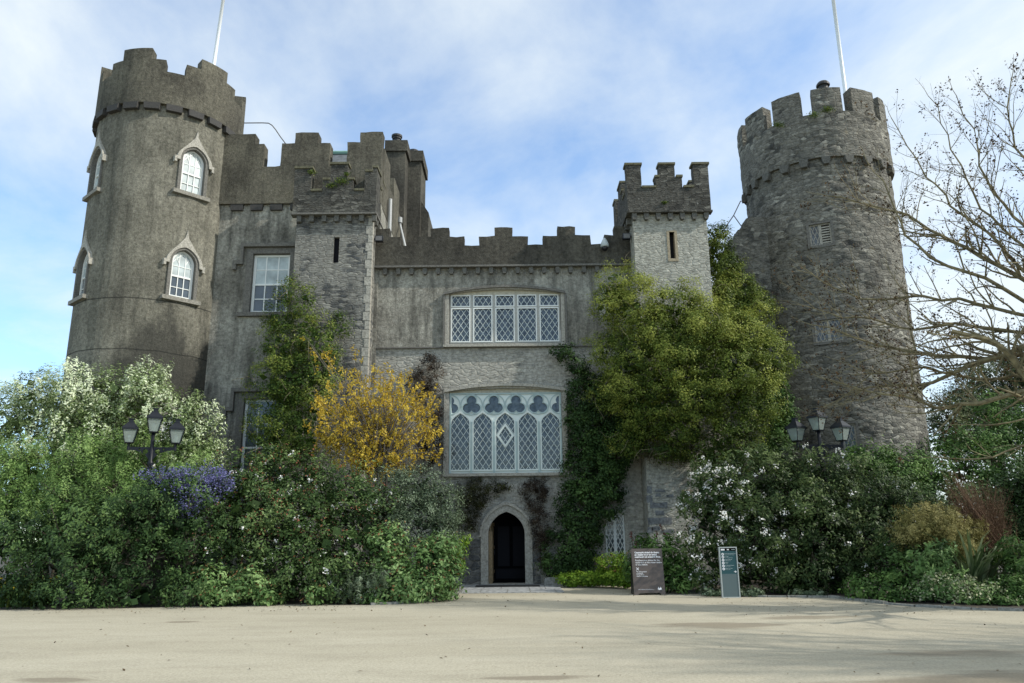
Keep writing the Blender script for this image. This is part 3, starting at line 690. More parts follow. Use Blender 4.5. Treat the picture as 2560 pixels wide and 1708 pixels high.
side = [(PYs+.361, zb_), (PYs+.361, zt2), (PYs+.75, zt2), (PYs+.75, zm2), (PYs+.95, zm2), (PYs+.95, zc2), (PYs+1.3, zc2), (PYs+1.3, zt2), (PYs+1.9, zt2), (PYs+1.9, zb_)]
tp.slab(side, [], PX1-.35, PX1, T=lambda u, d, z: (d, u, z)); 
tpo = obj('parapet', tp, MT['rubble_dark'], tur)
cp = MB()
for a, b, z in ((PX0-.03, U3t(650)+.05, zt2), (U3t(650)+.01, U3t(733)-.01, zc2), (U3t(733), U3t(787)-.01, zm2), (U3t(787)-.05, U3t(905)+.05, zt2c), (U3t(905)+.06, U3t(950)+.04, zm2), (U3t(950)+.05, U3t(1032)-.01, zc2), (U3t(1092)-.04, PX1+.04, zt2), (U3t(1032), U3t(1092)-.05, Z3t(372))):
    cp.box(a, b, PYs-.05, PYs+.40, z+.001, z+.09)
for a, b, z in ((PYs+.42, PYs+.78, zt2), (PYs+1.27, PYs+1.9, zt2), (PYs+.79, PYs+.98, zm2)):
    cp.box(PX1-.4, PX1+.05, a, b, z+.001, z+.085)
cop(cp, tur)
obj('string_course', MB().box(PX0-.05, PX1+.05, PYs-.06, PYs+.3, zb_-.075, zb_-.002).box(PX1-.2, PX1+.05, PYs+.301, PYs+1.9, zb_-.075, zb_-.002), MT['trim_dark'], tur)
for k in range(7):
    u = at(*zx3(572+k*88.5, 690), SY)[0]
    obj('corbel', MB().slab([(u-.09, zb_-.08), (u+.09, zb_-.08), (u+.08, zb_-.33), (u-.08, zb_-.33)], [], SY-.16, SY-.001), MT['corbel_grey'], tur)
for k in range(3):
    yy = SY+.35+k*.45; obj('corbel', MB().box(tx1+.001, tx1+.13, yy-.09, yy+.09, zb_-.33, zb_-.08), MT['corbel_grey'], tur)

# --- hall front
HY = 27.95
def z4(x, y): return 900+x/2.24, 520+y/2.24
hx0 = tx1-.3; hx1 = at(1592, 700, HY)[0]
hzb = at(1220, 664, HY-.12)[2]
def Z4(y, x=800, Y=HY): return at(*z4(x, y), Y)[2]
def U4(x, y=160, Y=HY-.15): return at(*z4(x, y), Y)[0]
ct, cmz, cb = Z4(110, 800, HY-.15), Z4(159, 800, HY-.15), Z4(208, 800, HY-.15)
zled = at(1220, 866, HY)[2]
prof = [(hx0, hzb), (hx0, cmz-.02+.0), (hx0, ct)]
prof = [(hx0, hzb), (hx0, ct)]
for x, z in ((165, ct), (165, cmz), (225, cmz), (225, cb), (318, cb), (318, cmz), (396, cmz), (396, ct), (498, ct), (498, cmz), (583, cmz), (583, cb), (667, cb), (667, cmz), (753, cmz), (753, ct), (854, ct), (854, cmz), (941, cmz), (941, cb), (1023, cb), (1023, cmz), (1104, cmz), (1104, ct), (1206, ct), (1206, cmz), (1290, cmz), (1290, cb), (1369, cb), (1369, cmz), (1426, cmz), (1426, ct)):
    prof.append((U4(x), z))
prof += [(hx1+.3, ct), (hx1+.3, hzb)]
# openings
uw = (at(1111, 800, HY)[0], at(1414, 800, HY)[0], at(1262, 862, HY)[2], at(1262, 733, HY)[2], at(1262, 717, HY)[2])   # outer x0,x1,zb,spring,crown
u5 = lambda x: at(1080+x/4.356, 1080, HY)[0]
z5 = lambda y: at(1262, 940+y/4.356, HY)[2]
LW = (u5(140), u5(1462), z5(1062), z5(160), z5(100))
zd = lambda y: at(1266, 1180+y/4.48, HY)[2]
ud = lambda x: at(1080+x/4.48, 1370, HY)[0]
dx0, dx1 = ud(630), ud(1041); dzs, dzt = zd(700), zd(445)
door_in = [(dx0, -.05)]+arch(dx1-dx0, dzs, dzt-dzs, 14, 66, (dx0+dx1)/2)+[(dx1, -.05)]
sw_ = (ud(1120)-dx1)
dcx = (dx0+dx1)/2
door_out = [(dx0-sw_, -.05)]+arch(dx1-dx0+2*sw_, dzs-.02, dzt-dzs+.28, 14, 70, dcx)+[(dx1+sw_, -.05)]
gw = (at(1511, 1350, HY)[0], at(1568, 1350, HY)[0], at(1540, 1412, HY)[2], at(1540, 1280, HY)[2])
def segrect(x0, x1, zb, zs, zt): return [(x0, zb)]+seg(x0, x1, zs, zt-zs)+[(x1, zb)]
hu = segrect(uw[0]+.16, uw[1]-.16, uw[2]+.05, uw[3]-.02, uw[4]-.10)
hl = segrect(LW[0]+.14, LW[1]-.14, LW[2]+.02, LW[3]-.02, LW[4]-.12)
mb = MB().slab([(hx0, zled), (hx1, zled), (hx1, hzb+.02), (hx0, hzb+.02)], [hu], HY, HY+.5)
hall = obj('hall_front', mb, MT['cast_pale'], castle); hall['label'] = 'rendered hall front with leaded windows over the entrance'
mb = MB().slab([(hx0, -.2), (dcx-.9, -.2), (dcx-.9, -.06), (dx0-sw_, -.06)]+door_out[1:-1]+[(dx1+sw_, -.06), (hx1, -.06), (hx1, zled-.001), (hx0, zled-.001)], [hl, rect(gw[0]+.04, gw[1]-.04, gw[2], gw[3]-.04)], HY+.06, HY+.5)
obj('lower_wall', mb, MT['lower'], hall)
obj('parapet', MB().slab(jag(prof, .024), [], HY-.17, HY+.25), MT['cast_dark'], hall)
obj('string_course', MB().box(hx0, hx1+.2, HY-.24, HY-.171+.25, hzb-.075, hzb-.002), MT['trim_dark'], hall)
obj('ledge', MB().box(hx0+.31, hx1, HY-.03, HY+.058, zled-.05, zled-.002), MT['trim_dark'], hall)
for k in range(17):
    u = at(900+(143+74*k)/2.24, 685, HY)[0]; zt_ = hzb-.08
    obj('corbel', MB().slab([(u-.08, zt_), (u+.08, zt_), (u+.08, zt_-.18), (u+.05, zt_-.25), (u-.05, zt_-.25), (u-.08, zt_-.18)], [], HY-.17, HY-.001), MT['corbel_grey'], hall)
obj('hall_roof', MB().box(hx0+.3, hx1+3, HY+.6, 36, cb-1.2, cb-1.0), MT['lead'], hall)
# flanking squared stonework beside the door
for x0_, x1_ in ((ud(330), dx0-sw_-.0), (dx1+sw_+.0, ud(1215))):
    z = 0.0; r_i = 0; sb = MB()
    while z < 1.45:
        h = random.uniform(.15, .24); x = x0_
        while x < x1_-.05:
            w_ = min(random.uniform(.18, .5), x1_-x); 
            if x1_-x-w_ < .12: w_ = x1_-x
            sb.box(x+.008, x+w_-.008, HY+.03+random.uniform(-.012, .008), HY+.0615, z+.008, z+h-.008); x += w_
        z += h
    obj('facing_stones', sb, MT['block'], hall)

# upper leaded window
def leaded_upper():
    x0, x1, zb, zs, zt = uw
    win = obj('window', MB().slab(segrect(x0+.03, x1-.03, zb, zs, zt-.02), [segrect(x0+.17, x1-.17, zb+.045, zs-.02, zt-.115)], HY-.05, HY+.25), MT['trim'], castle)
    win['label'] = 'upper five-light leaded window'
    a = seg(x0-.02, x1+.02, zs+.02, zt-zs+.02); b = seg(x0-.02, x1+.02, zs-.07, zt-zs+.01)
    hd = MB().slab(a+b[::-1], [], HY-.14, HY+.02); hd.box(x0-.05, x0+.028, HY-.1, HY+.02, zb, zs-.05); hd.box(x1-.028, x1+.05, HY-.1, HY+.02, zb, zs-.05)
    obj('hood_mould', hd, MT['trim_dark'], win)
    obj('sill', MB().box(x0-.03, x1+.03, HY-.12, HY+.2, zb-.085, zb-.002), MT['trim'], win)
    A = lambda x, y: at(900+x/2.24, 520+y/2.24, HY+.12)
    fx0, fx1 = A(500, 620)[0], A(1121, 620)[0]; fz0, fz1 = A(810, 757)[2], A(810, 488)[2]; ztr = A(810, 557)[2]
    fx0 = x0+.19; fx1 = x1-.19
    obj('head_panel', MB().slab([(fx0-.01, fz1)]+seg(fx0-.01, fx1+.01, zs-.015, zt-zs-.1)+[(fx1+.01, fz1)], [], HY+.10, HY+.14), MT['cream'], win)
    n = 5; pw = (fx1-fx0)/n; holes = []; lt = MB(); gl = MB()
    for i in range(n):
        for a_, b_ in ((fz0+.07, ztr-.05), (ztr+.05, fz1-.03)):
            h = rect(fx0+i*pw+.085, fx0+(i+1)*pw-.085, a_, b_); holes.append(h)
            lattice(lt, h, pw*.262, pw*.385 if a_ < ztr else pw*.40, .015, HY+.135, HY+.15, origin=(fx0+(i+.5)*pw, b_))
            p_ = obj('pane', MB().slab(h, [], HY+.155, HY+.16), MT['glass'], win)
    obj('frame', MB().slab(rect(fx0, fx1, fz0, fz1), holes, HY+.10, HY+.17), MT['stonepaint'], win)
    cs = MB()
    for h in holes:
        (a0, b0), (a1, _), (_, b1), _ = h
        cs.slab(rect(a0-.03, a1+.03, b0-.03, b1+.03), [rect(a0+.012, a1-.012, b0+.012, b1-.012)], HY+.085, HY+.099)
    obj('casement', cs, MT['white'], win); obj('lattice', lt, MT['palewhite'], win)
leaded_upper()
# great lower window with trefoil tracery
def trefoil(cx, cz, R_, r_, n=48):
    C_ = [(0, R_), (-R_*.87, -R_*.62), (R_*.87, -R_*.62)]; out_ = []
    for i in range(n):
        t = 2*pi*i/n; d = (cos(t), sin(t)); best = .02
        for c_ in C_:
            b = d[0]*c_[0]+d[1]*c_[1]; disc = b*b-(c_[0]**2+c_[1]**2-r_*r_)
            if disc >= 0: best = max(best, b+sqrt(disc))
        out_.append((cx+d[0]*best, cz+d[1]*best))
    return out_
def great_window():
    x0, x1, zb, zs, zt = LW
    win = obj('window', MB().slab(segrect(x0+.02, x1-.02, zb, zs, zt-.03), [segrect(x0+.145, x1-.145, zb+.015, zs-.02, zt-.125)], HY-.03, HY+.25), MT['trim'], castle)
    win['label'] = 'great five-light window with trefoil tracery'
    a = seg(x0-.03, x1+.03, zs+.04, zt-zs+.02); b = seg(x0-.03, x1+.03, zs-.06, zt-zs+.01)
    hd = MB().slab(a+b[::-1], [], HY-.14, HY+.02); hd.box(x0-.04, x0+.018, HY-.08, HY+.05, zb, zs-.05); hd.box(x1-.018, x1+.04, HY-.08, HY+.05, zb, zs-.05)
    obj('hood_mould', hd, MT['trim'], win)
    obj('sill', MB().box(x0-.06, x1+.06, HY-.14, HY+.2, zb-.10, zb-.002), MT['trim'], win)
    X = lambda x: at(1080+x/4.356, 1080, HY+.1)[0]; Z = lambda y: at(1262, 940+y/4.356, HY+.1)[2]
    s_ = (X(1162)-X(430))/732
    fx0, fx1, fz0, fz1 = x0+.16, x1-.16, zb+.02, Z(186)
    obj('head_panel', MB().slab([(fx0-.01, fz1)]+seg(fx0-.01, fx1+.01, zs-.015, zt-zs-.11)+[(fx1+.01, fz1)], [], HY+.10, HY+.14), MT['cream'], win)
    cxs = [X(308), X(552), X(798), X(1045), X(1292)]; hw = 98*s_
    holes = []; rims = MB(); lt = MB()
    for i, c_ in enumerate(cxs):
        lp = [(c_-hw, Z(1018))]+arch(2*hw, Z(510), 108*s_, 14, 78, c_, ogee=.22)+[(c_+hw, Z(1018))]
        holes.append(lp); w2 = hw+15*s_
        ro = [(c_-w2, Z(1033))]+arch(2*w2, Z(510), 132*s_, 14, 78, c_, ogee=.24)+[(c_+w2, Z(1033))]
        rims.slab(ro, [lp], HY+.05, HY+.099)
        lattice(lt, lp, 67*s_, 97*s_, .016, HY+.125, HY+.14, origin=(c_, Z(400)))
        obj('pane', MB().slab(lp, [], HY+.145, HY+.15), MT['glass'], win)
    dm = [(cxs[2], Z(549)), (cxs[2]-68*s_, Z(648)), (cxs[2], Z(748)), (cxs[2]+68*s_, Z(648))]
    dmo = [(cxs[2], Z(514)), (cxs[2]-97*s_, Z(648)), (cxs[2], Z(782)), (cxs[2]+97*s_, Z(648))]
    rims.slab(dmo, [dm], HY+.055, HY+.124)
    rims2 = MB(); tre = []
    tc_ = [X(430), X(675), X(918), X(1162)]
    for c_ in tc_:
        t_ = trefoil(c_, Z(318), 52*s_, 52*s_); tre.append(t_)
        rims2.slab([(c_+(p[0]-c_)*1.17, Z(318)+(p[1]-Z(318))*1.17) for p in t_], [t_], HY+.06, HY+.099)
        k = 40; oc = [(c_+122*s_*cos(2*pi*j/k), Z(310)+116*s_*sin(2*pi*j/k)) for j in range(k)]; ic = [(c_+111*s_*cos(2*pi*j/k), Z(310)+105*s_*sin(2*pi*j/k)) for j in range(k)]
        rims2.slab(oc, [ic], HY+.07, HY+.0985)
    for c_, sg in ((fx0, 1), (fx1, -1)):
        cc = X(186) if sg > 0 else X(1408)
        t_ = [p for p in trefoil(cc, Z(318), 52*s_, 52*s_, 72)]
        h_ = [(max(p[0], fx0+.07) if sg > 0 else min(p[0], fx1-.07), p[1]) for p in t_]
        cl = []
        for p in h_:
            if not cl or hypot(p[0]-cl[-1][0], p[1]-cl[-1][1]) > .004: cl.append(p)
        edge = fx0+.07 if sg > 0 else fx1-.07
        arc = [p for p in cl if abs(p[0]-edge) > 1e-4]
        arc.sort(key=lambda p: atan2(p[1]-Z(318), (p[0]-edge)*sg+.001))
        h2_ = [(edge, arc[0][1])]+arc+[(edge, arc[-1][1])]
        tre.append(h2_)
        k = 24; rr = [(cc+sg*122*s_*cos(pi*j/k-pi/2), Z(310)+116*s_*sin(pi*j/k-pi/2)) for j in range(k+1)]; ri_ = [(cc+sg*111*s_*cos(pi*j/k-pi/2), Z(310)+105*s_*sin(pi*j/k-pi/2)) for j in range(k+1)]
        rims2.slab(rr+ri_[::-1], [], HY+.07, HY+.0985)
    for t_ in tre: obj('pane', MB().slab(t_, [], HY+.145, HY+.15), MT['glass'], win)
    holes += tre
    obj('frame', MB().slab(rect(fx0, fx1, fz0, fz1), holes, HY+.10, HY+.17), MT['palewhite'], win)
    obj('light_surround', rims, MT['palewhite'], win); obj('tracery', rims2, MT['paleblue'], win)
    mu = MB()
    for c_ in tc_: mu.box(c_-.035, c_+.035, HY+.03, HY+.098, fz0, Z(500))
    mu.box(fx0, fx0+.055, HY+.04, HY+.097, fz0, fz1); mu.box(fx1-.055, fx1, HY+.04, HY+.097, fz0, fz1); mu.box(fx0+.056, fx1-.056, HY+.05, HY+.096, fz1-.05, fz1)
    obj('mullion', mu, MT['paleblue'], win); obj('lattice', lt, MT['palewhite'], win)
great_window()
# doorway
arc_in = arch(dx1-dx0, dzs, dzt-dzs, 14, 66, dcx)
arc_o = arch(dx1-dx0+2*sw_+.03, dzs, dzt-dzs+.29, 14, 69, dcx)
dw = obj('doorway', MB().slab([(dx0-sw_-.015, -.02)]+arc_o+[(dx1+sw_+.015, -.02), (dx1, -.02)]+arc_in[::-1]+[(dx0, -.02)], [], HY-.03, HY+.5), MT['trim'], castle)
h_a = arch(dx1-dx0+2*sw_-.04, dzs-.02, dzt-dzs+.26, 14, 69, dcx); h_b = arch(dx1-dx0+2*sw_+.12, dzs-.02, dzt-dzs+.36, 14, 70, dcx)
hd = MB().slab(h_b+h_a[::-1], [], HY-.1, HY+.06)
for s_ in (-1, 1): hd.box(dcx+s_*((dx1-dx0)/2+sw_+.02)-.08, dcx+s_*((dx1-dx0)/2+sw_+.02)+.08, HY-.09, HY+.06, dzs-.08, dzs-.021)
obj('hood_mould', hd, MT['trim'], dw)
obj('threshold', MB().box(dx0, dx1, HY-.06, HY+.6, -.05, .03), MT['trim'], dw)
# door leaf, open inwards against the left
T = lambda u, d, z: (dx0+.03+d+u*.12, HY+.50+u*.8, z)
leaf = MB()
for k in range(7): leaf.box(k*.17+.006, (k+1)*.17-.006, 0, .045, .06, dzs+.35-k*.02, T)
for zz_ in (.35, 1.2, 2.0): leaf.box(0, 1.2, .046, .075, zz_, zz_+.12, T)
dl = obj('door', leaf, MT['wood'], castle); dl['label'] = 'plank door standing open inwards'
obj('handle', MB().tube([T(.35, .12, 1.0), T(.35, .12, 1.15)], .02, 6), MT['iron'], dl)
# reveal panelling beside the door leaf (visible warm strip) and the dark lobby
rv = MB().box(dx0+.001, dx0+.14, HY+.32, HY+.5, .03, dzs+.12)
obj('door_lining', rv, MT['wood'], castle)
lob = MB(); X0, X1, Y0, Y1, Z1 = dx0-.9, dx1+.9, HY+.52, HY+3.0, 3.2
lob.add([(X0, Y0, 0.02), (X1, Y0, .02), (X1, Y1, .02), (X0, Y1, .02), (X0, Y0, Z1), (X1, Y0, Z1), (X1, Y1, Z1), (X0, Y1, Z1)], [(0, 1, 2, 3), (4, 7, 6, 5), (3, 2, 6, 7), (0, 3, 7, 4), (1, 5, 6, 2)])
obj('lobby', lob, MT['void'], castle)
sx0, sx1, SYc = dx0+.12, dx1+.3, HY+1.1
gz = lambda y: at(1266, 1180+y/4.48, SYc)[2]; gx_ = lambda x: at(1080+x/4.48, 1370, SYc)[0]
scr = obj('inner_screen', MB().slab(rect(gx_(690), gx_(1060), .03, 2.9), [rect(gx_(735), gx_(868), gz(1055), gz(610)), rect(gx_(905), gx_(1040), gz(1055), gz(610)), rect(gx_(715), gx_(1045), gz(1195), gz(1082))], SYc, SYc+.06), MT['ink'], castle)
obj('panel', MB().box(gx_(715), gx_(1045), SYc+.03, SYc+.04, gz(1195), gz(1082)), MT['slatepanel'], scr)
for a, b in ((735, 868), (905, 1040)): obj('pane', MB().box(gx_(a), gx_(b), SYc+.03, SYc+.04, gz(1055), gz(610)), MT['slatepanel'], scr)
# ground-floor casement by the ivy
def small_lattice(T, x0, x1, z0, z1, n=2, mat='white', louvre=False, stone='trim', sx=.14, sz=.30, sur=.12):
    win = obj('window', MB().slab(rect(x0-sur, x1+sur, z0-sur, z1+sur*.8), [rect(x0, x1, z0, z1)], -.02, .25, T), MT[stone], castle)
    w = (x1-x0)/n; holes = []; lt = MB()
    for i in range(n):
        h = rect(x0+i*w+.05, x0+(i+1)*w-.05, z0+.05, z1-.05); holes.append(h)
        if louvre and i == n-1:
            sl = MB(); z = z0+.07
            while z < z1-.09: sl.box(x0+i*w+.05, x0+(i+1)*w-.05, .06, .09, z, z+.055, T); z += .105
            obj('louvre', sl, MT['trim'], win); obj('pane', MB().slab(h, [], .14, .145, T), MT['void'], win)
        else:
            lattice(lt, h, sx, sz, .022, .085, .10, T); obj('pane', MB().slab(h, [], .105, .11, T), MT['glass'], win)
    obj('frame', MB().slab(rect(x0, x1, z0, z1), holes, .07, .12, T), MT[mat], win); obj('lattice', lt, MT[mat], win)
    return win
small_lattice(lambda u, d, z: (u, HY+.06+d, z), gw[0]+.06, gw[1]-.06, gw[2]+.05, gw[3]-.05, 2)['label'] = 'ground floor lattice casement beside the ivy'

# --- square turret on the right
QY = 26.9
qx0, qx1 = at(1583, 560, QY)[0], at(1767, 560, QY)[0]
zq = at(1675, 527, QY-.17)[2]
z5q = lambda y, Y=QY-.17: at(1660, 380+y/3.92, Y)[2]
x5q = lambda x, Y=QY-.17: at(1500+x/3.92, 470, Y)[0]
slq = (at(1500+682/3.92, 610, QY)[0], at(1500+735/3.92, 610, QY)[0], at(1680, 380+1045/3.92, QY)[2], at(1680, 380+785/3.92, QY)[2])
slw = (at(1710, 1226, QY)[0], at(1724, 1226, QY)[0], at(1717, 1246, QY)[2], at(1717, 1228, QY)[2])
mb = MB().slab([(qx0, -.2), (qx1, -.2), (qx1, zq+.05), (qx0, zq+.05)], [rect(*slq), rect(*slw)], QY, QY+.45)
mb.box(qx0, qx0+.4, QY+.451, 30.5, -.2, zq+.05); mb.box(qx1-.4, qx1, QY+.451, 30.5, -.2, zq+.05)
sq = obj('square_turret', mb, MT['rubble_pale'], castle); sq['label'] = 'pale square turret with dark battlements'
for hh, nm in ((slq, 'buff framed arrow slit'), (slw, 'small barred opening')):
    x0, x1, z0, z1 = hh
    w_ = obj('window', MB().slab(rect(x0-.09, x1+.09, z0-.11, z1+.05), [rect(x0+.005, x1-.005, z0, z1)], QY-.02, QY+.3), MT['trim_buff'], castle); w_['label'] = nm
    obj('pane', MB().box(x0, x1, QY+.25, QY+.26, z0, z1), MT['void'], w_)
qp0, qp1 = qx0-.2, qx1+.16; qpy = QY-.18
zc3, zm3, zt3 = z5q(352), z5q(250), z5q(128)
pr = [(qp0, zq), (qp0, zt3), (x5q(408), zt3), (x5q(408), zc3), (x5q(555), zc3), (x5q(540), zm3), (x5q(590), zm3), (x5q(590), zt3), (x5q(742), zt3), (x5q(742), zm3), (x5q(808), zm3), (x5q(808), zc3), (x5q(925), zc3), (x5q(925), zt3), (qp1, zt3), (qp1, zq)]
qq = MB().slab(jag(pr, .012), [], qpy, qpy+.36)
for xa, xb in ((qp0, qp0+.36), (qp1-.36, qp1)):
    qq.slab([(qpy+.361, zq), (qpy+.361, zm3-.2), (qpy+.55, zm3-.2), (qpy+.55, zc3), (qpy+1.1, zc3), (qpy+1.1, zm3), (qpy+1.5, zm3), (qpy+1.5, zt3), (qpy+2.3, zt3), (qpy+2.3, zm3), (qpy+2.6, zm3), (qpy+2.6, zc3), (qpy+3.2, zc3), (qpy+3.2, zt3), (qpy+3.8, zt3), (qpy+3.8, zq)], [], xa, xb, T=lambda u, d, z: (d, u, z))
qq.box(qp0+.361, qp1-.361, qpy+3.4, qpy+3.79, zq, zc3)
obj('parapet', qq, MT['rubble_dark'], sq)
cp = MB()
for a, b, z in ((qp0-.05, x5q(408)+.05, zt3), (x5q(408)+.01, x5q(555)-.02, zc3), (x5q(540), x5q(590)-.01, zm3), (x5q(590)-.04, x5q(742)+.03, zt3), (x5q(742)+.04, x5q(808)+.03, zm3), (x5q(808)+.04, x5q(925)-.01, zc3), (x5q(925)-.05, qp1+.05, zt3)):
    cp.box(a, b, qpy-.05, qpy+.4, z+.001, z+.085)
for xa, xb in ((qp0-.04, qp0+.4), (qp1-.4, qp1+.04)):
    for a, b, z in ((qpy+.56, qpy+1.1, zc3), (qpy+1.1, qpy+1.5, zm3), (qpy+1.48, qpy+2.32, zt3), (qpy+3.2, qpy+3.8, zt3)): cp.box(xa, xb, a+.003, b, z+.002, z+.086)
cop(cp, sq)
obj('string_course', MB().box(qp0-.04, qp1+.04, qpy-.05, QY+.1, zq-.07, zq-.002).box(qp0-.04, qx0+.1, QY+.101, qpy+3.8, zq-.07, zq-.002), MT['rubble_dark'], sq)
for k in range(7):
    u = at(1500+(330+k*117)/3.92, 535, QY)[0]
    obj('corbel', MB().slab([(u-.09, zq-.075), (u+.09, zq-.075), (u+.09, zq-.24), (u+.05, zq-.33), (u-.05, zq-.33), (u-.09, zq-.24)], [], QY-.17, QY-.001), MT['corbel_grey'], sq)
for k in range(6):
    yy = QY+.4+k*.5; obj('corbel', MB().box(qx0-.19, qx0-.001, yy-.1, yy+.1, zq-.33, zq-.075), MT['corbel_grey'], sq)
# low squared masonry patches on its foot
sb = MB()
for (a, b, c_, d_) in ((505, 565, 335, 400), (590, 680, 275, 300), (545, 700, 400, 450), (590, 675, 470, 515), (520, 745, 540, 600), (560, 640, 620, 660), (515, 570, 625, 680), (640, 765, 650, 675), (590, 640, 310, 345), (690, 760, 320, 350), (510, 560, 250, 310)):
    x0, z1 = at(1480+a/3.733, 1150+c_/3.733, QY)[0::2]; x1, z0 = at(1480+b/3.733, 1150+d_/3.733, QY)[0::2]
    j = lambda: random.uniform(-.02, .02)
    sb.slab([(x0+j(), z0+j()), ((x0+x1)/2, z0+j()), (x1+j(), z0+j()), (x1+j(), z1+j()), ((x0+x1)/2, z1+j()), (x0+j(), z1+j())], [], QY-.012, QY+.01)
obj('exposed_stones', sb, simple('blue_grey_stone', (.15, .16, .165), .9, bump=.5, bscale=9, var=.6), sq)

# --- ruined wall end joining turret and stone tower
WY = 29.9
pts = [at(1500+x/3.92, 380+y/3.92, WY) for x, y in ((1230, 940), (1265, 930), (1265, 862), (1315, 860), (1315, 832), (1345, 830), (1350, 765), (1400, 752), (1405, 705), (1440, 695), (1432, 652), (1470, 640))]
pr = [(p[0], p[2]) for p in pts]+[(pts[-1][0]+2.0, pts[-1][2])]+[(pts[-1][0]+2.0, -.2), (qx1-.2, -.2), (qx1-.2, pts[0][2]-3.2), (pts[0][0]-.4, pts[0][2]-1.4)]
obj('broken_wall', MB().slab(pr, [], WY, WY+.7), MT['rubble'], castle)

# --- rough stone round tower on the right
RX_, RY_, RR, RP = 13.4, 31.0, 2.95, 3.08
thr0 = atan2(-RY_, -RX_); holes = []; wsp = []
for (pxa, pya, pxb, pyb, w_) in ((2048, 556, 2054, 616, .95), (2068, 795, 2076, 858, 1.15), (2124, 1055, 2126, 1135, .62)):
    th, zt_ = hitcyl(pxa, pya, RX_, RY_, RR); th2, zb2 = hitcyl(pxb, pyb, RX_, RY_, RR); th = (th+th2)/2
    s0 = ((th-thr0+pi) % (2*pi)-pi)*RR; holes.append([(s0-w_/2, zb2), (s0+w_/2, zb2), (s0+w_/2, zt_), (s0-w_/2, zt_)]); wsp.append((th, zb2, zt_, w_))
st = obj('stone_tower', cyl_wall(RX_, RY_, RR, -.2, 16.4, holes, thr0, .11, .3, rough=.05), MT['rubble'], castle)
st['label'] = 'round tower of rough dark rubble stone'
for i, (th, zb2, zt_, w_) in enumerate(wsp):
    small_lattice(tower_T(RX_, RY_, RR, th), -w_/2+.08, w_/2-.08, zb2+.07, zt_-.06, 1 if i == 2 else 2, 'trim', i == 0, 'trim_dark', .15, .42, .1)['label'] = ('stone mullioned window with one louvred light', 'two-light lattice window behind the bare branches', 'low lattice window behind the lantern')[i]
def hR(a):
    c = (a-15+15) % 30-15+0
    w_ = 11.0; j = noise.noise(Vector((a*.07, 3.3, 1)))*.06
    return 19.32+j if abs(c) < w_ else 18.22+j*1.6
obj('parapet', ring_parapet(RX_, RY_, RP, RP-.5, 16.25, hR, 1.0, .12, rough=.045), MT['rubble'], st)
obj('tower_roof', MB().lathe([(RP-.49, 17.5), (RP-.49, 17.6)], RX_, RY_, 40), MT['lead'], st)
for i, a in enumerate((-78, -63, -51, -37, -21, -6.5, 9, 25.6, 41, 57, 72)):
    T = tower_T(RX_, RY_, RR, thr0+radians(a)); w_ = random.uniform(.15, .21)
    obj('corbel', MB().slab([(-w_, 16.245), (w_, 16.245), (w_*.9, 16.08), (w_*.6, 15.93), (-w_*.6, 15.93), (-w_*.9, 16.08)], [], -.2, .1, T), MT['corbel_grey'], st)
x, y = RX_+(RP-.3)*cos(thr0+radians(15)), RY_+(RP-.3)*sin(thr0+radians(15))
obj('chimney_pot', MB().lathe([(.19, 19.3), (.19, 19.55), (.27, 19.57), (.27, 19.64), (.2, 19.74), (.08, 19.78)], x, y, 14), MT['pot'], st)

# weeds rooted along the battlements
wd = []
for (px, py, Y, r_) in ((1780+760/2.613, 180+245/2.613, 27.9, .13), (1780+660/2.613, 180+280/2.613, 27.9, .12), (1780+430/2.613, 180+345/2.613, 28.6, .12), (1780+1085/2.613, 180+320/2.613, 29.4, .13), (550+870/2.851, 300+436/2.851, 26.9, .14), (550+795/2.851, 300+468/2.851, 26.9, .10), (550+655/2.851, 300+372/2.851, 26.9, .08), (550+905/2.851, 300+385/2.851, 26.9, .07), (1500+632/3.92, 380+495/3.92, 26.7, .06)):
    k = int(260*r_/.1); wd.append(np.array(at(px, py, Y))+rng.normal(0, r_, (k, 3))*np.array([1, .5, .5]))
WEEDS = np.concatenate(wd)

# ------------------------------------------------------------------ flagpoles, wires, fittings
def pole_px(name, label, pxb, pyb, pxt, pyt, Y, zbot, r=.085):
    b = Vector(at(pxb, pyb, Y)); t = Vector(at(pxt, pyt, Y)); d = t-b
    lo = b+d*((zbot-b.z)/d.z); hi = t+d*.35
    return tag(obj(name, MB().tube([lo, hi], [r, r*.8], 10), MT['pole'], smooth=True), label, 'flagpole')
pole_px('flagpole', 'white flagpole rising from the rendered round tower', 537, 145, 558, 0, 28.8, 18.3)
pole_px('flagpole', 'white flagpole behind the chimney pot of the rough stone tower', 2114, 236, 2083, 0, 31.3, 17.6, .095)
q = [at(*zx3(x, y), 28.6) for x, y in ((168, 22), (300, 21), (345, 23), (370, 38), (395, 68), (430, 120), (475, 180))]
tag(obj('cable', MB().tube(q, .022, 5), MT['wire']), 'thin bent cable running from the round tower down to the block battlements', 'cable')
mb = MB(); Q5 = lambda x, y: at(1500+x/3.92, 380+y/3.92, 29.8)
mb.tube([Q5(1185, 805), Q5(1310, 622), Q5(1378, 482), Q5(1420, 487)], .022, 5); mb.tube([Q5(1310, 622), Q5(1402, 752)], .02, 5)
tag(obj('lightning_rod', mb, MT['wire']), 'thin forked metal rods against the sky between square turret and stone tower', 'rod')
def fitting_flood(px, py, Y, s, lab):
    x, y, z = at(px, py, Y); t = thing('floodlight', lab, 'floodlight', (x, y, z), 'floodlights on the castle')
    obj('housing', MB().box(x-.15, x+.15, y-.1, y+.08, z-.13, z+.09), MT['black'], t)
    obj('lamp_glass', MB().box(x-.12, x+.12, y-.112, y-.101, z-.105, z+.065), MT['lead'], t)
    obj('bracket', MB().tube([(x, y+.05, z), (x-s*.3, y+.1, z+.02)], .03, 6), MT['black'], t)
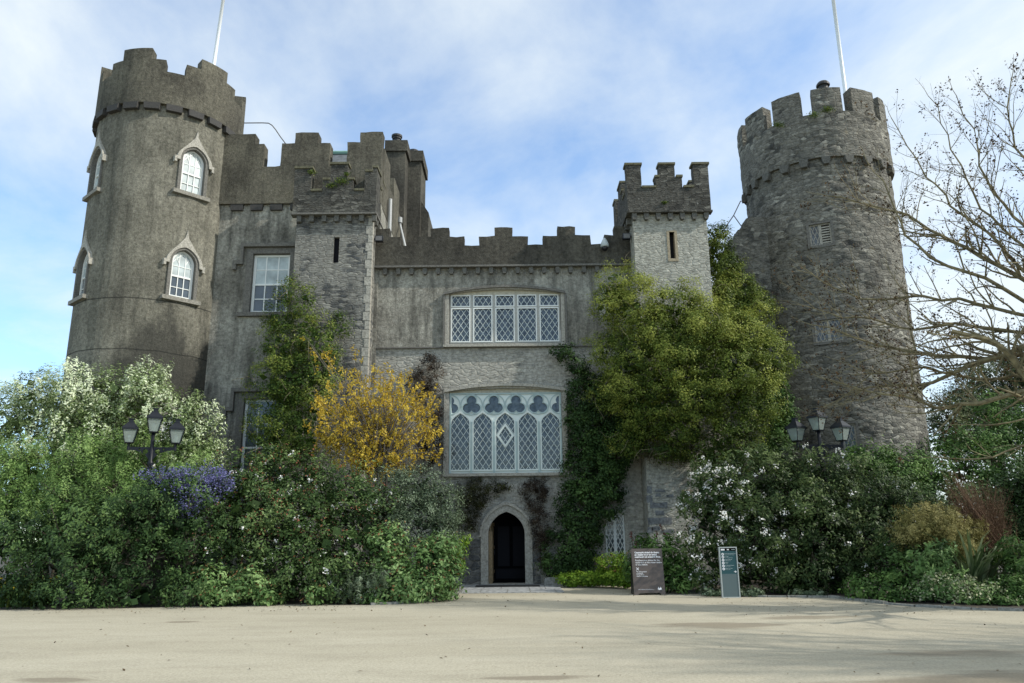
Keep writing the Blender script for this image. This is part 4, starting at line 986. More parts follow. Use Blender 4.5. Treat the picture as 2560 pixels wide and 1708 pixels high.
fitting_flood(948, 597, 27.5, 1, 'small black floodlight beside the arrow slit turret')
fitting_flood(1566, 591, 27.4, -1, 'small black floodlight on the left side of the pale square turret')
x, y, z = at(1511.6, 612, HY-.35); t = thing('security_camera', 'white domed security camera hanging from the hall battlements', 'security camera', (x, y, z))
obj('housing', MB().lathe([(.04, z+.26), (.08, z+.2), (.15, z+.05), (.16, z-.06), (.14, z-.1)], x, y, 16), MT['cctv'], t, True)
obj('dome', MB().lathe([(.125, z-.101), (.11, z-.18), (.05, z-.24), (.01, z-.245)], x, y, 16), MT['black'], t, True)
obj('arm', MB().tube([(x, y, z+.24), (x, y+.1, z+.3), (x, HY-.1, z+.28)], .03, 6), MT['cctv'], t)

# paving, mat, block
fx0, fx1 = ud(330), at(1080+1430/4.48, 1475, 26.5)[0]
fy0 = gp(1266, 1180+1358/4.48)[1]
mb = MB(); yy = fy0
rows = np.linspace(fy0, HY+.0, 4)
for a, b in zip(rows[:-1], rows[1:]):
    x = fx0+random.uniform(0, .1)
    while x < fx1-.1:
        w_ = min(random.uniform(.4, .9), fx1-x); mb.box(x+.01, x+w_-.01, a+.01, b-.01, -.02, .018+random.uniform(0, .01)); x += w_
struct('flagstones', mb, MT['stone_step'])
my = gp(1266, 1180+1298/4.48)[1]
m_x0, m_x1 = gp(1080+495/4.48, 1180+1285/4.48)[0], gp(1080+1205/4.48, 1180+1285/4.48)[0]
tag(obj('door_mat', MB().box(m_x0, m_x1, my, my+.85, .031, .045), MT['mat']), 'dark ribbed rubber mat in front of the arched doorway', 'mat')
bx = gp(1080+1390/4.48, 1180+1280/4.48)
mb = MB().slab([(bx[0]-.4, .0), (bx[0]+.4, .0), (bx[0]+.41, .22), (bx[0]+.36, .29), (bx[0]-.3, .28), (bx[0]-.38, .24)], [], bx[1], bx[1]+.45)
tag(obj('stone_block', mb, MT['kerb']), 'rough grey stone block on the paving right of the entrance', 'stone')

# ------------------------------------------------------------------ signs
def text(s_, size, mat, parent, T, x, z, bold=0.0, align='LEFT', name='lettering', d=-.004):
    cu = bpy.data.curves.new('txt', 'FONT'); cu.body = s_; cu.size = size; cu.align_x = align; cu.offset = bold; cu.resolution_u = 2; cu.extrude = .0008
    ob = bpy.data.objects.new('txt', cu); me = bpy.data.meshes.new_from_object(ob); bpy.data.objects.remove(ob)
    org = ORG[parent.name]
    for v in me.vertices: v.co = Vector(T(x+v.co.x, d-v.co.z, z+v.co.y))-org
    me.materials.clear(); me.materials.append(MT[mat]); me.name = name
    o = bpy.data.objects.new(name, me); link(o, parent); return o
# brown A-board
bl = gp(1457*K, 1367*K); br = gp(1526*K, 1365*K); Wd = br[0]-bl[0]; cxs_ = (bl[0]+br[0])/2; cys_ = (bl[1]+br[1])/2
t = thing('a_board_sign', 'brown A-board ticket sign with white lettering standing on the gravel', 'sign', (cxs_, cys_, 0))
HT = zat(1259*K, cxs_, cys_+.22)
lean = .22
T = lambda u, d, z: (cxs_+u, cys_+lean*z/HT+d, z)
w2 = Wd/2
pf = [(-w2, 0), (-w2+.1, 0), (-w2+.16, .06), (w2-.16, .06), (w2-.1, 0), (w2, 0), (w2, HT), (-w2, HT)]
brd = obj('front_board', MB().slab(pf, [], 0, .03, T), MT['brown'], t)
T2 = lambda u, d, z: (cxs_+u, cys_+.62-(.62-lean-.035)*z/HT+d, z)
obj('rear_board', MB().slab(pf, [], -.03, 0, T2), MT['black'], t)
obj('side_panel', MB().add([(cxs_-w2+.01, cys_+.04, .03), (cxs_-w2+.01, cys_+.59, .03), (cxs_-w2+.01, cys_+lean+.03, HT-.02), (cxs_-w2+.02, cys_+.04, .03), (cxs_-w2+.02, cys_+.59, .03), (cxs_-w2+.02, cys_+lean+.03, HT-.02)], [(0, 1, 2), (3, 5, 4), (0, 3, 4, 1)]), MT['black'], t)
lx_ = -w2+.09; s = HT/1.30
for i, ln in enumerate(('Ceannaigh ticéad do thuras', 'an chaisleáin ag an ionad', 'cuairteoirí nó scanaigh thíos.')): text(ln, .066*s, 'ink_white', brd, T, lx_+.0, HT-.135*s-i*.062*s, .0025)
for i, ln in enumerate(('Purchase your tickets for the', 'castle tour at the visitor centre', 'or scan below.')): text(ln, .061*s, 'ink_white', brd, T, lx_+.005, HT-.355*s-i*.060*s, .0008)
cr = MB(); zc4 = HT-.575*s
bar(cr, (lx_+.02, zc4-.035), (lx_+.09, zc4+.035), .012, -.006, -.002, T); bar(cr, (lx_+.02, zc4+.035), (lx_+.09, zc4-.035), .012, -.0062, -.0022, T)
obj('cross_symbol', cr, MT['ink_white'], brd)
for i, (ln, sz) in enumerate((('Níl cead ag madraí', .04), ('sa chaisleán.', .04), ('No dogs allowed', .032), ('inside the castle building.', .032))): text(ln, sz*s, 'ink_white', brd, T, lx_+.015, HT-.665*s-i*.042*s, .0006)
text('www.malahidecastleandgardens.ie', .034*s, 'ink_white', brd, T, lx_+.03, .145*s)
# crown-like castle mark
e = MB(); ex, ez_ = w2-.15, .13*s
e.slab([(ex-.06, ez_), (ex-.045, ez_+.03), (ex-.055, ez_+.035), (ex-.03, ez_+.095), (ex-.012, ez_+.055), (ex, ez_+.05), (ex+.012, ez_+.055), (ex+.03, ez_+.095), (ex+.055, ez_+.035), (ex+.045, ez_+.03), (ex+.06, ez_), (ex+.03, ez_+.022), (ex, ez_+.005), (ex-.03, ez_+.022)], [], -.006, -.002, T)
obj('emblem', e, MT['ink_white'], brd)
# teal wayfinding panel
pl = gp(1808, 1495); pr_ = gp(1849.5, 1494); cxp, cyp = (pl[0]+pr_[0])/2, (pl[1]+pr_[1])/2; w2 = (pr_[0]-pl[0])/2+.01
HP = zat(1367.5, cxp, cyp)
t = thing('wayfinding_sign', 'slim teal and grey direction panel with white round symbols before the white-flowered bush', 'sign', (cxp, cyp, 0))
T = lambda u, d, z: (cxp+u, cyp+d, z)
fr = obj('frame', MB().slab(rect(-w2, w2, 0, HP), [rect(-w2+.026, w2-.026, .02, HP-.026)], -.01, .09, T), MT['alu'], t)
zsp = zat(1435, cxp, cyp); zhd = zat(1377.5, cxp, cyp)
obj('lower_panel', MB().box(-w2+.026, w2-.026, 0, .08, .02, zsp, T), MT['greypanel'], t)
tp_ = obj('direction_panel', MB().box(-w2+.026, w2-.026, 0.001, .08, zsp+.001, zhd, T), MT['teal'], t)
hp_ = obj('header_panel', MB().box(-w2+.026, w2-.026, 0.001, .08, zhd+.001, HP-.026, T), MT['ink'], t)
obj('logo_plate', MB().box(-w2+.05, -w2+.15, -.004, 0, zhd+.012, zhd+.055, T), MT['ink_white'], hp_)
e = MB().slab([(-.03, zhd+.02), (-.018, zhd+.06), (0, zhd+.035), (.018, zhd+.06), (.03, zhd+.02)], [], -.004, 0, T); obj('emblem', e, MT['ink_white'], hp_)
obj('logo_plate', MB().box(w2-.15, w2-.05, -.004, 0, zhd+.03, zhd+.04, T), MT['ink_pale'], hp_)
names = (('Ionad Cuairteoirí & Ticéid', 'Visitor Centre & Tickets'), ('An Caife', 'The Courtyard Café'), ('Siopaí & Gairdíní', 'Walled Garden'), ('Leithris', 'Toilets'), ('An Gairdín Rósanna', 'Rose Garden'), ('Siúlóid na Coille', 'Forest Walk'))
pitch = (zhd-zsp)*.128
for i, (a, b) in enumerate(names):
    z = zhd-.085-i*pitch; x = -w2+.09; k = 20
    dsc = MB().slab([(x+.034*cos(2*pi*j/k), z+.034*sin(2*pi*j/k)) for j in range(k)], [], -.004, .0, T); sy = obj('symbol', dsc, MT['ink_white'], tp_)
    ic = MB()
    if i in (0, 1): ic.box(-w2+.075, -w2+.105, -.007, -.0045, z-.008, z+.010, T)
    elif i == 5: ic.slab([(x-.012, z-.016), (x+.002, z+.018), (x+.010, z-.010)], [], -.007, -.0045, T)
    else: ic.slab([(x, z-.014), (x+.014, z), (x, z+.014), (x-.014, z)], [rect(x-.005, x+.005, z-.005, z+.005)], -.007, -.0045, T)
    obj('icon', ic, MT['ink_dark'], sy) if False else obj('icon', ic, MT['ink_dark'], tp_)
    text(a, .029, 'ink_pale', tp_, T, -w2+.135, z+.006, .0004); text(b, .026, 'ink_pale', tp_, T, -w2+.135, z-.024)
ar = MB(); ax_, az_ = w2-.085, zsp+.055
ar.slab([(ax_-.035, az_-.007), (ax_+.005, az_-.007), (ax_-.01, az_-.026), (ax_+.008, az_-.026), (ax_+.035, az_), (ax_+.008, az_+.026), (ax_-.01, az_+.026), (ax_+.005, az_+.007), (ax_-.035, az_+.007)], [], -.004, 0, T)
obj('arrow', ar, MT['ink_white'], tp_)

# ------------------------------------------------------------------ lamp posts
def lamp_post(px_c, py_top, py_arm, Y, ang, label, arm_slope=0.0, half=.66):
    x, y, zt_ = at(px_c, py_top, Y); za = at(px_c, py_arm, Y)[2]
    t = thing('lamp_post', label, 'lamp post', (x, y, 0), 'three-lantern lamp posts')
    p = MB().lathe([(.16, 0), (.16, .5), (.12, .55), (.10, .9), (.075, 1.0), (.06, za-.55), (.085, za-.5), (.085, za-.44), (.055, za-.40), (.05, za+.42)], x, y, 12)
    po = obj('pole', p, MT['iron'], t, True)
    ca, sa = cos(ang), sin(ang)
    rung = MB().tube([(x-.26*ca, y-.26*sa, za-.85), (x+.26*ca, y+.26*sa, za-.85)], .018, 6); obj('ladder_bar', rung, MT['iron'], po)
    for s_ in (-1, 1):
        am = MB(); ex_, ey_ = x+s_*half*ca, y+s_*half*sa; Ta = lambda u, d, z: (x+s_*u*ca-d*sa, y+s_*u*sa+d*ca, z+s_*u*arm_slope)
        am.slab([(.05, za-.38), (.18, za-.2), (.45, za-.1), (half, za-.08), (half, za), (.05, za)], [[(.09+.08*(1+cos(2*pi*j/10)), za-.13+.07*sin(2*pi*j/10)) for j in range(10)], [(.31+.03*(1+cos(2*pi*j/8)), za-.07+.03*sin(2*pi*j/8)) for j in range(8)]], -.02, .02, Ta)
        am.tube([(ex_, ey_, za-.1+s_*half*arm_slope), (ex_, ey_, za+.1+s_*half*arm_slope)], .04, 8)
        obj('arm', am, MT['iron'], t)
    for u, zb3 in ((-half, za+.1-half*arm_slope), (0, za+.42), (half, za+.1+half*arm_slope)):
        lx__, ly__ = x+u*ca, y+u*sa; H_ = .40; a2 = ang+LANT
        cg = MB().frustum(lx__, ly__, zb3, .22, zb3+.03, .24, a2)
        for j in range(4):
            tt = a2+pi/4+j*pi/2; q0 = (lx__+.24*.68*cos(tt), ly__+.24*.68*sin(tt), zb3+.03); q1 = (lx__+.40*.70*cos(tt), ly__+.40*.70*sin(tt), zb3+H_); cg.tube([q0, q1], .012, 4)
        cg.frustum(lx__, ly__, zb3+H_, .44, zb3+H_+.05, .44, a2)
        lan = obj('lantern', cg, MT['iron'], t)
        cpn = MB().frustum(lx__, ly__, zb3+H_+.0505, .44, zb3+H_+.22, .15, a2); cpn.frustum(lx__, ly__, zb3+H_+.2205, .13, zb3+H_+.31, .13, a2); cpn.frustum(lx__, ly__, zb3+H_+.3105, .17, zb3+H_+.33, .17, a2)
        obj('cap', cpn, MT['iron'], lan)
        gm = MB(); gm.frustum(lx__, ly__, zb3+.032, .215, zb3+H_-.002, .37, a2); obj('glazing', gm, MT['lglass'], lan)
        obj('bulb', MB().lathe([(.03, zb3+.035), (.03, zb3+.12), (.055, zb3+.18), (.055, zb3+.23), (.02, zb3+.28)], lx__, ly__, 10), MT['bulb'], lan, True)
LANT = radians(18)
lamp_post(388, 1041, 1118, 22.6, radians(6), 'black three-lantern lamp post rising from the shrubs left of the castle', -.01)
LANT = radians(40)
lamp_post(2042, 1041, 1112, 23.6, radians(-8), 'black three-lantern lamp post behind the white-flowered bush', -.02)

# ------------------------------------------------------------------ foliage
twig_mat = simple('pale_climber_twig', (.24, .20, .13), .9)
def chain(p, d, length, r0, r1, n, wob, trop):
    pts = [Vector(p)]; d = Vector(d).normalized()
    for i in range(n):
        d = (d+Vector((random.gauss(0, wob), random.gauss(0, wob), random.gauss(0, wob)))+Vector(trop)).normalized(); pts.append(pts[-1]+d*length/n)
    return pts, [r0+(r1-r0)*i/n for i in range(n+1)]
def leaves(P_, Nrm, L_, Wf, tint, jit=.6):
    """rhombic leaves at points P with rough normals"""
    n = len(P_); r = rng.normal(size=(n, 3)); Nn = Nrm+jit*r; Nn /= np.linalg.norm(Nn, axis=1)[:, None]+1e-9
    a = rng.normal(size=(n, 3)); a -= (a*Nn).sum(1)[:, None]*Nn; a /= np.linalg.norm(a, axis=1)[:, None]+1e-9
    b = np.cross(Nn, a); L1 = (L_*rng.uniform(.5, 1.5, n))[:, None]; 
    w = L1*Wf
    V = np.stack([P_-a*L1*.5, P_-b*w*.5+Nn*w*.12-a*L1*.05, P_+a*L1*.5, P_+b*w*.5+Nn*w*.12-a*L1*.05], 1)
    return V.reshape(-1, 3), np.repeat(tint, 4)
def leaf_obj(name, parts, mat, parent):
    V = np.concatenate([p[0] for p in parts]); T_ = np.clip(np.concatenate([p[1] for p in parts]), 0, 1)
    org = ORG[parent.name] if parent is not None else Vector((0, 0, 0)); V = V-np.array(org)
    n = len(V)//4; me = bpy.data.meshes.new(name); me.vertices.add(n*4); me.vertices.foreach_set('co', V.astype(np.float32).ravel())
    me.loops.add(n*4); me.loops.foreach_set('vertex_index', np.arange(n*4, dtype=np.int32))
    me.polygons.add(n); me.polygons.foreach_set('loop_start', np.arange(0, n*4, 4, dtype=np.int32)); me.polygons.foreach_set('loop_total', np.full(n, 4, dtype=np.int32))
    me.update(calc_edges=True); a = me.attributes.new('tint', 'FLOAT', 'POINT'); a.data.foreach_set('value', T_.astype(np.float32))
    me.materials.append(mat); o = bpy.data.objects.new(name, me); link(o, parent); return o
def unit(n):
    d = rng.normal(size=(n, 3)); return d/np.linalg.norm(d, axis=1)[:, None]
def blob_pts(blobs, clump=.33, dens=1.0, shoot=None, per=60, fill=.25, rough=.22, back=.35, zgrad=0.0):
    """clump centres over world ellipsoids (c, r): returns leaf points, normals, clump tint"""
    P_, N_, C_ = [], [], []; F = []
    zm_ = float(np.mean([q[0][2] for q in blobs]))
    for (c, r) in blobs:
        c = np.array(c); r = np.array(r); area = 4*pi*((r[0]*r[1])**1.6/3+(r[0]*r[2])**1.6/3+(r[1]*r[2])**1.6/3)**(1/1.6)
        k = max(4, int(area/(clump**2*1.1)*dens)); d = unit(k)
        keep = (d[:, 1] < .3) | (rng.random(k) < back); d = d[keep]; k = len(d)
        lump = np.array([noise.noise(Vector((c[0]+q[0]*1.7, c[1]+q[1]*1.7, c[2]+q[2]*1.7))) for q in d])
        s_ = rng.uniform(.80, 1.03, k)+lump*rough*1.6
        cc = c+d*r*s_[:, None]
        for i in range(k):
            tint = rng.normal(0, .13)+lump[i]*.7+(cc[i][2]-zm_)*zgrad
            m_ = int(per*rng.uniform(.6, 1.4))
            if shoot:
                sd = d[i]*.5+np.array(shoot[0])+rng.normal(0, .25, 3); sd /= np.linalg.norm(sd)
                t_ = rng.uniform(-.5, 1, m_)[:, None]; q = cc[i]+sd*t_*shoot[1]*rng.uniform(.6, 1.3)+rng.normal(0, 1, (m_, 3))*shoot[2]*(1.15-np.clip(t_, 0, 1)*.8)
                nn = (q-cc[i])*2+sd*.6+d[i]*.5
            else:
                q = cc[i]+rng.normal(0, 1, (m_, 3))*clump*np.array([.42, .42, .33]); nn = (q-cc[i])/clump*.9+d[i]*.8+np.array([0, 0, .5])
            P_.append(q); N_.append(nn); C_.append(np.full(m_, .5+tint))
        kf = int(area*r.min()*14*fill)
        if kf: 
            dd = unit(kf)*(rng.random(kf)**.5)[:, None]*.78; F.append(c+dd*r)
    P_ = np.concatenate(P_); N_ = np.concatenate(N_); C_ = np.concatenate(C_)
    ok = P_[:, 2] > .03
    F = np.concatenate(F) if F else np.zeros((0, 3)); F = F[F[:, 2] > .05] if len(F) else F
    return P_[ok], N_[ok], C_[ok], F
def B(x, y, Y, rx, rz, ry=None):
    c = dat(x, y, Y); s_ = K/FPX*sqrt(c[0]**2+Y**2+(c[2]-EYE)**2)*.985; sx = s_/sqrt(1+(c[0]/Y)**2)*1.02
    rx *= sx; rz *= s_; return (c, (rx, ry if ry else min(rx, rz)*.9, rz))
def shrub(name, label, cat, blobs, mat, leaf=.08, wf=.5, clump=.33, per=55, dens=1.0, shoot=None, fill=.25, rough=.22, jit=.42, group=None, spread=.28, zgrad=0.0, twigs=0, extra=None, stems=True, back=.3, stem_mat=None, part='foliage'):
    bl = [B(*b) for b in blobs]; cx_ = sum(b[0][0] for b in bl)/len(bl); cy_ = sum(b[0][1] for b in bl)/len(bl)
    t = thing(name, label, cat, (cx_, cy_, 0), group)
    P_, N_, C_, F = blob_pts(bl, clump, dens, shoot, per, fill, rough, back, zgrad)
    tn = C_+rng.normal(0, spread*.55, len(P_))
    parts = [leaves(P_, N_, leaf, wf, tn, jit)]
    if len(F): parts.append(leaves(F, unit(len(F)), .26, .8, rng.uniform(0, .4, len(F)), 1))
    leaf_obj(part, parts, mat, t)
    if extra:
        for (nm, emat, frac, size, ewf, cl, zone) in extra:
            idx = np.nonzero(rng.random(len(P_)) < frac)[0]; Q = P_[idx]
            if zone is not None:
                pz = np.array([zone(q) for q in Q]); Q = Q[pz > rng.random(len(Q))]
            if len(Q) == 0: continue
            ctr = np.repeat(Q, cl, 0)+rng.normal(0, size*.9, (len(Q)*cl, 3)); 
            eo = leaf_obj(nm, [leaves(ctr*1.0+np.array([0, -.10, .05]), np.tile(np.array([0, -.6, .6]), (len(ctr), 1)), size, ewf, rng.uniform(0, 1, len(ctr)), .6)], emat, t); eo['kind'] = 'stuff'
    if twigs:
        tw_ = MB()
        for _ in range(twigs):
            c, r = random.choice(bl); d = Vector(unit(1)[0]); d.y = -abs(d.y); p = Vector(c)+Vector((d.x*r[0], d.y*r[1], d.z*r[2]))*random.uniform(.75, 1.0)
            q_, rr_ = chain(p, d*.6+Vector((random.gauss(0, .5), -.2, random.uniform(-.9, .9))), random.uniform(.4, 1.1), .008, .003, 5, .3, (0, 0, -.08)); tw_.tube(q_, rr_, 3, False)
        obj('twigs', tw_, twig_mat, t)['kind'] = 'stuff'
    if stems:
        sm = MB()
        for c, r in bl:
            b = Vector((cx_, cy_, 0)) if not sm.v else Vector((cx_+.004, cy_, 0)); e_ = Vector(c); m_ = (b+e_)/2+Vector((random.uniform(-.2, .2), random.uniform(-.2, .2), 0))
            if e_.z > .4: 
                sm.tube([b, m_, e_], [.05, .035, .02], 5)
                for _ in range(5):
                    d = Vector(unit(1)[0]); d.z = abs(d.z); q = e_+Vector((d.x*r[0], d.y*r[1], d.z*r[2]))*.9; sm.tube([e_+(q-e_)*.0, e_+(q-e_)*.5+Vector((0, 0, .05)), q], [.018, .012, .005], 4, False)
        if sm.v: obj('stems', sm, stem_mat or bark, t)
    return t
G = leafmat
M_silver = G('silver_leaf', (.08, .12, .035), (.24, .32, .13), (.72, .78, .56), .25, .5)
M_willow = G('willow_leaf', (.06, .115, .03), (.17, .28, .075), (.33, .46, .16), .35, .5)
M_dark = G('dark_glossy_leaf', (.012, .028, .008), (.036, .074, .022), (.11, .18, .055), .2, .38, .5)
M_vib = G('viburnum_leaf', (.018, .038, .010), (.044, .082, .022), (.13, .19, .065), .18, .38, .5)
M_greyg = G('grey_green_leaf', (.028, .045, .024), (.065, .095, .05), (.24, .30, .20), .15, .35, .5)
M_lightg = G('soft_green_leaf', (.04, .08, .025), (.13, .23, .07), (.32, .45, .18), .35, .5)
M_lime = G('lime_leaf', (.06, .12, .015), (.14, .25, .025), (.28, .40, .05), .4, .45)
M_climb = G('evergreen_climber_leaf', (.025, .055, .012), (.085, .14, .026), (.23, .26, .05), .3, .45)
M_ivy = G('ivy_leaf', (.010, .024, .007), (.032, .066, .018), (.085, .15, .04), .12, .35, .45)
M_yclimb = G('yellow_green_leaf', (.03, .06, .012), (.12, .165, .028), (.31, .34, .07), .35, .5)
M_dead = G('brown_creeper_twigs', (.018, .014, .010), (.05, .036, .025), (.10, .075, .05), .1, .7)
M_white = G('white_petal', (.62, .62, .56), (.76, .76, .72), (.85, .85, .84), .2, .5)
M_red = G('russet_bud', (.12, .045, .025), (.20, .075, .04), (.28, .12, .07), .1, .6)
M_blue = G('blue_blossom', (.07, .07, .17), (.14, .14, .30), (.25, .25, .47), .2, .6)
M_yel = G('golden_blossom', (.30, .19, .015), (.50, .35, .035), (.70, .53, .09), .3, .5)
M_daff = G('yellow_petal', (.75, .60, .03), (.80, .68, .05), (.85, .75, .10), .2, .5)
M_wb = G('laurel_leaf', (.013, .027, .009), (.036, .064, .018), (.11, .15, .05), .18, .35, .5)
M_far = G('far_conifer_leaf', (.028, .045, .022), (.06, .085, .035), (.13, .15, .06), .2, .6)
M_midg = G('mid_green_leaf', (.022, .055, .014), (.065, .13, .03), (.16, .26, .07), .3, .45)
M_olive = G('olive_needle', (.10, .10, .03), (.21, .19, .06), (.34, .30, .12), .2, .6)
M_tam = G('brown_feather_twig', (.06, .04, .024), (.12, .08, .05), (.19, .13, .08), .2, .7)
M_flax = G('flax_blade', (.05, .09, .035), (.13, .19, .08), (.40, .46, .28), .15, .3, .6)
M_hel = G('hellebore_bract', (.16, .18, .10), (.30, .32, .18), (.50, .50, .34), .2, .5)
M_fallen = G('withered_leaf', (.10, .055, .02), (.17, .09, .04), (.24, .13, .06), .2, .7)

leaf_obj('weeds', [leaves(WEEDS, unit(len(WEEDS)), .05, .5, rng.random(len(WEEDS)))], M_climb, castle)
# 1 pale silvery tree-shrub, far left
shrub('silver_leaved_shrub', 'tall shrub with white-backed silvery leaves in front of the round tower', 'shrub',
      [(40, 985, 24.6, 75, 85, 1.1), (110, 935, 24.6, 70, 65, 1.1), (75, 905, 24.6, 38, 38, .7), (190, 930, 24.7, 85, 70, 1.2), (270, 910, 24.8, 70, 60, 1.1), (345, 890, 24.8, 42, 42, .8), (345, 950, 24.8, 80, 75, 1.1), (430, 990, 24.8, 60, 68, 1), (440, 940, 24.8, 26, 30, .5), (470, 1010, 24.8, 38, 45, .7), (200, 1020, 24.6, 110, 70, 1.2), (340, 1040, 24.6, 100, 60, 1.1), (60, 1070, 24.4, 70, 50, 1), (430, 1060, 24.6, 70, 50, 1)],
      M_silver, .085, .45, .30, 46, .95, shoot=((.35, -.1, 1.0), .34, .085), rough=.4, spread=.42, fill=.3, zgrad=.05)
# 2 feathery mid-green shrub below it
shrub('feathery_green_shrub', 'light green fine-leaved shrub below the silvery shrub', 'shrub',
      [(30, 1080, 23.4, 80, 55, 1), (110, 1090, 23.4, 85, 60, 1.1), (200, 1060, 23.5, 90, 60, 1.1), (290, 1060, 23.5, 85, 55, 1), (350, 1090, 23.5, 80, 60, 1), (440, 1100, 23.6, 70, 50, .9), (50, 1160, 22.9, 90, 65, 1.1), (160, 1160, 22.8, 100, 70, 1.1), (280, 1140, 22.8, 90, 60, 1), (20, 1185, 22.6, 80, 50, .9), (60, 1180, 24.5, 90, 60, .8), (0, 1120, 23.6, 70, 60, 1), (-20, 1190, 23, 70, 70, 1), (60, 1120, 24.2, 70, 60, .8)],
      M_willow, .07, .3, .30, 52, 1.0, shoot=((.1, -.2, .9), .36, .075), rough=.28, spread=.3, fill=.35)
# 3 dark glossy shrub
shrub('dark_green_shrub', 'large dark glossy shrub at the edge of the left gravel border', 'shrub',
      [(40, 1255, 21.2, 90, 75, 1.1), (140, 1240, 21.2, 95, 80, 1.1), (250, 1220, 21.2, 100, 80, 1.2), (350, 1190, 21.2, 90, 80, 1.1), (430, 1200, 21.2, 75, 75, 1), (440, 1290, 20.9, 60, 80, .9), (320, 1300, 20.8, 95, 75, 1), (190, 1320, 20.6, 100, 65, 1), (60, 1330, 20.4, 90, 60, .9), (280, 1365, 20.3, 120, 30, .7), (420, 1360, 20.4, 70, 35, .7), (120, 1375, 20.0, 80, 25, .6), (400, 1130, 21.6, 70, 40, .8)],
      M_dark, .085, .42, .36, 52, .8, shoot=((0, -.45, .65), .26, .11), rough=.5, spread=.33, fill=.35)
# 4 blue flowering shrub
shrub('blue_flowering_shrub', 'shrub with clouds of violet blue blossom beside the left lamp post', 'shrub',
      [(460, 1105, 21.9, 54, 26, .5), (400, 1100, 21.8, 28, 14, .35), (360, 1100, 21.8, 20, 14, .3), (430, 1145, 21.5, 38, 32, .5), (500, 1120, 21.9, 36, 30, .5), (440, 1175, 21.4, 22, 14, .3)],
      M_dark, .07, .42, .25, 30, .8, fill=.3, extra=[('blossom', M_blue, .62, .045, .8, 4, None)])
# 5 daffodils
def blades(name, label, cat, spots, mat, h, w, n, flower=None, fr=.0, spread=.25, arch_=.4, group=None, lean=(0, 0)):
    t = thing(name, label, cat, (*spots[0][:2], 0), group); V = []; Tn = []; FV = []
    for (x, y, s_) in spots:
        for i in range(n):
            a = random.uniform(0, 2*pi); r = random.uniform(.2, 1)*spread*s_; hh = h*s_*random.uniform(.6, 1.1)
            d = Vector((cos(a), sin(a), 0)); base = Vector((x, y, 0))+d*r*.5; pts = []
            for k in range(5):
                u = k/4; pts.append(base+d*(arch_*hh*u**1.8)+Vector((lean[0]*hh*u, lean[1]*hh*u, 0))+Vector((0, 0, hh*(u-.38*arch_*u**3))))
            sd = Vector((-sin(a), cos(a), 0)); tn = random.random()
            if abs(sd.x) < .4: sd = (sd+Vector((.6, 0, 0))).normalized()
            for k in range(4):
                w0, w1 = w*(1-k/4)**.7+.002, w*(1-(k+1)/4)**.7+.002
                V += [tuple(pts[k]-sd*w0), tuple(pts[k+1]-sd*w1), tuple(pts[k+1]+sd*w1), tuple(pts[k]+sd*w0)]; Tn += [tn]*4
            if flower and random.random() < fr*.6:
                FV.append(tuple(pts[-1]+Vector((0, 0, .02))))
    leaf_obj('leaves', [(np.array(V), np.array(Tn))], mat, t)
    if FV:
        for fv in FV:
            Q = np.repeat(np.array([fv]), 7, 0)+rng.normal(0, .018, (7, 3)); leaf_obj('flower', [leaves(Q, np.tile([0., -1, .3], (7, 1)), .10, .8, rng.random(7), .8)], flower, t)
    return t
sp_ = [(*dgp(x, y)[:2], 1) for x, y in ((12, 1393), (35, 1390), (60, 1392), (85, 1389), (105, 1388), (25, 1385), (-10, 1392), (75, 1384))]
blades('daffodil_clump', 'clump of yellow daffodils at the far left gravel edge', 'flowers', sp_, M_climb, .75, .02, 90, M_daff, .07, .4, .3)
# 6 big viburnum
vib_bl = [(560, 1115, 23.0, 60, 60, .9), (620, 1075, 23.4, 55, 50, .9), (690, 1100, 23.2, 80, 55, 1), (790, 1120, 23, 85, 50, 1), (600, 1170, 22.3, 95, 70, 1.2), (720, 1175, 22.2, 110, 70, 1.2), (840, 1180, 22.3, 80, 70, 1.1), (560, 1250, 21.7, 90, 75, 1.1), (680, 1260, 21.6, 110, 75, 1.2), (800, 1260, 21.6, 95, 80, 1.1), (640, 1335, 21.0, 110, 50, .9), (780, 1335, 21.0, 90, 50, .9), (520, 1170, 22.2, 40, 50, .7), (500, 1300, 21.2, 50, 60, .8)]
shrub('viburnum_shrub', 'big dark shrub with russet buds and scattered white blossoms left of the entrance', 'shrub', vib_bl,
      M_vib, .085, .5, .34, 50, .82, rough=.5, spread=.33, fill=.35, extra=[('buds', M_red, .022, .042, .9, 4, lambda q: 1.0 if q[2] > 1.6 else .2), ('blossom', M_white, .0022, .05, .9, 10, None)])
# 7 grey green
shrub('grey_green_shrub', 'rounded grey-green small-leaved shrub left of the door arch', 'shrub',
      [(900, 1140, 23.2, 65, 55, .9), (960, 1130, 23.4, 70, 50, .9), (1010, 1160, 23.4, 48, 60, .8), (960, 1200, 22.8, 75, 60, .9), (1020, 1215, 23, 42, 50, .7), (900, 1210, 22.4, 60, 55, .8)],
      M_greyg, .06, .45, .27, 62, 1.0, rough=.28, spread=.36, fill=.35)
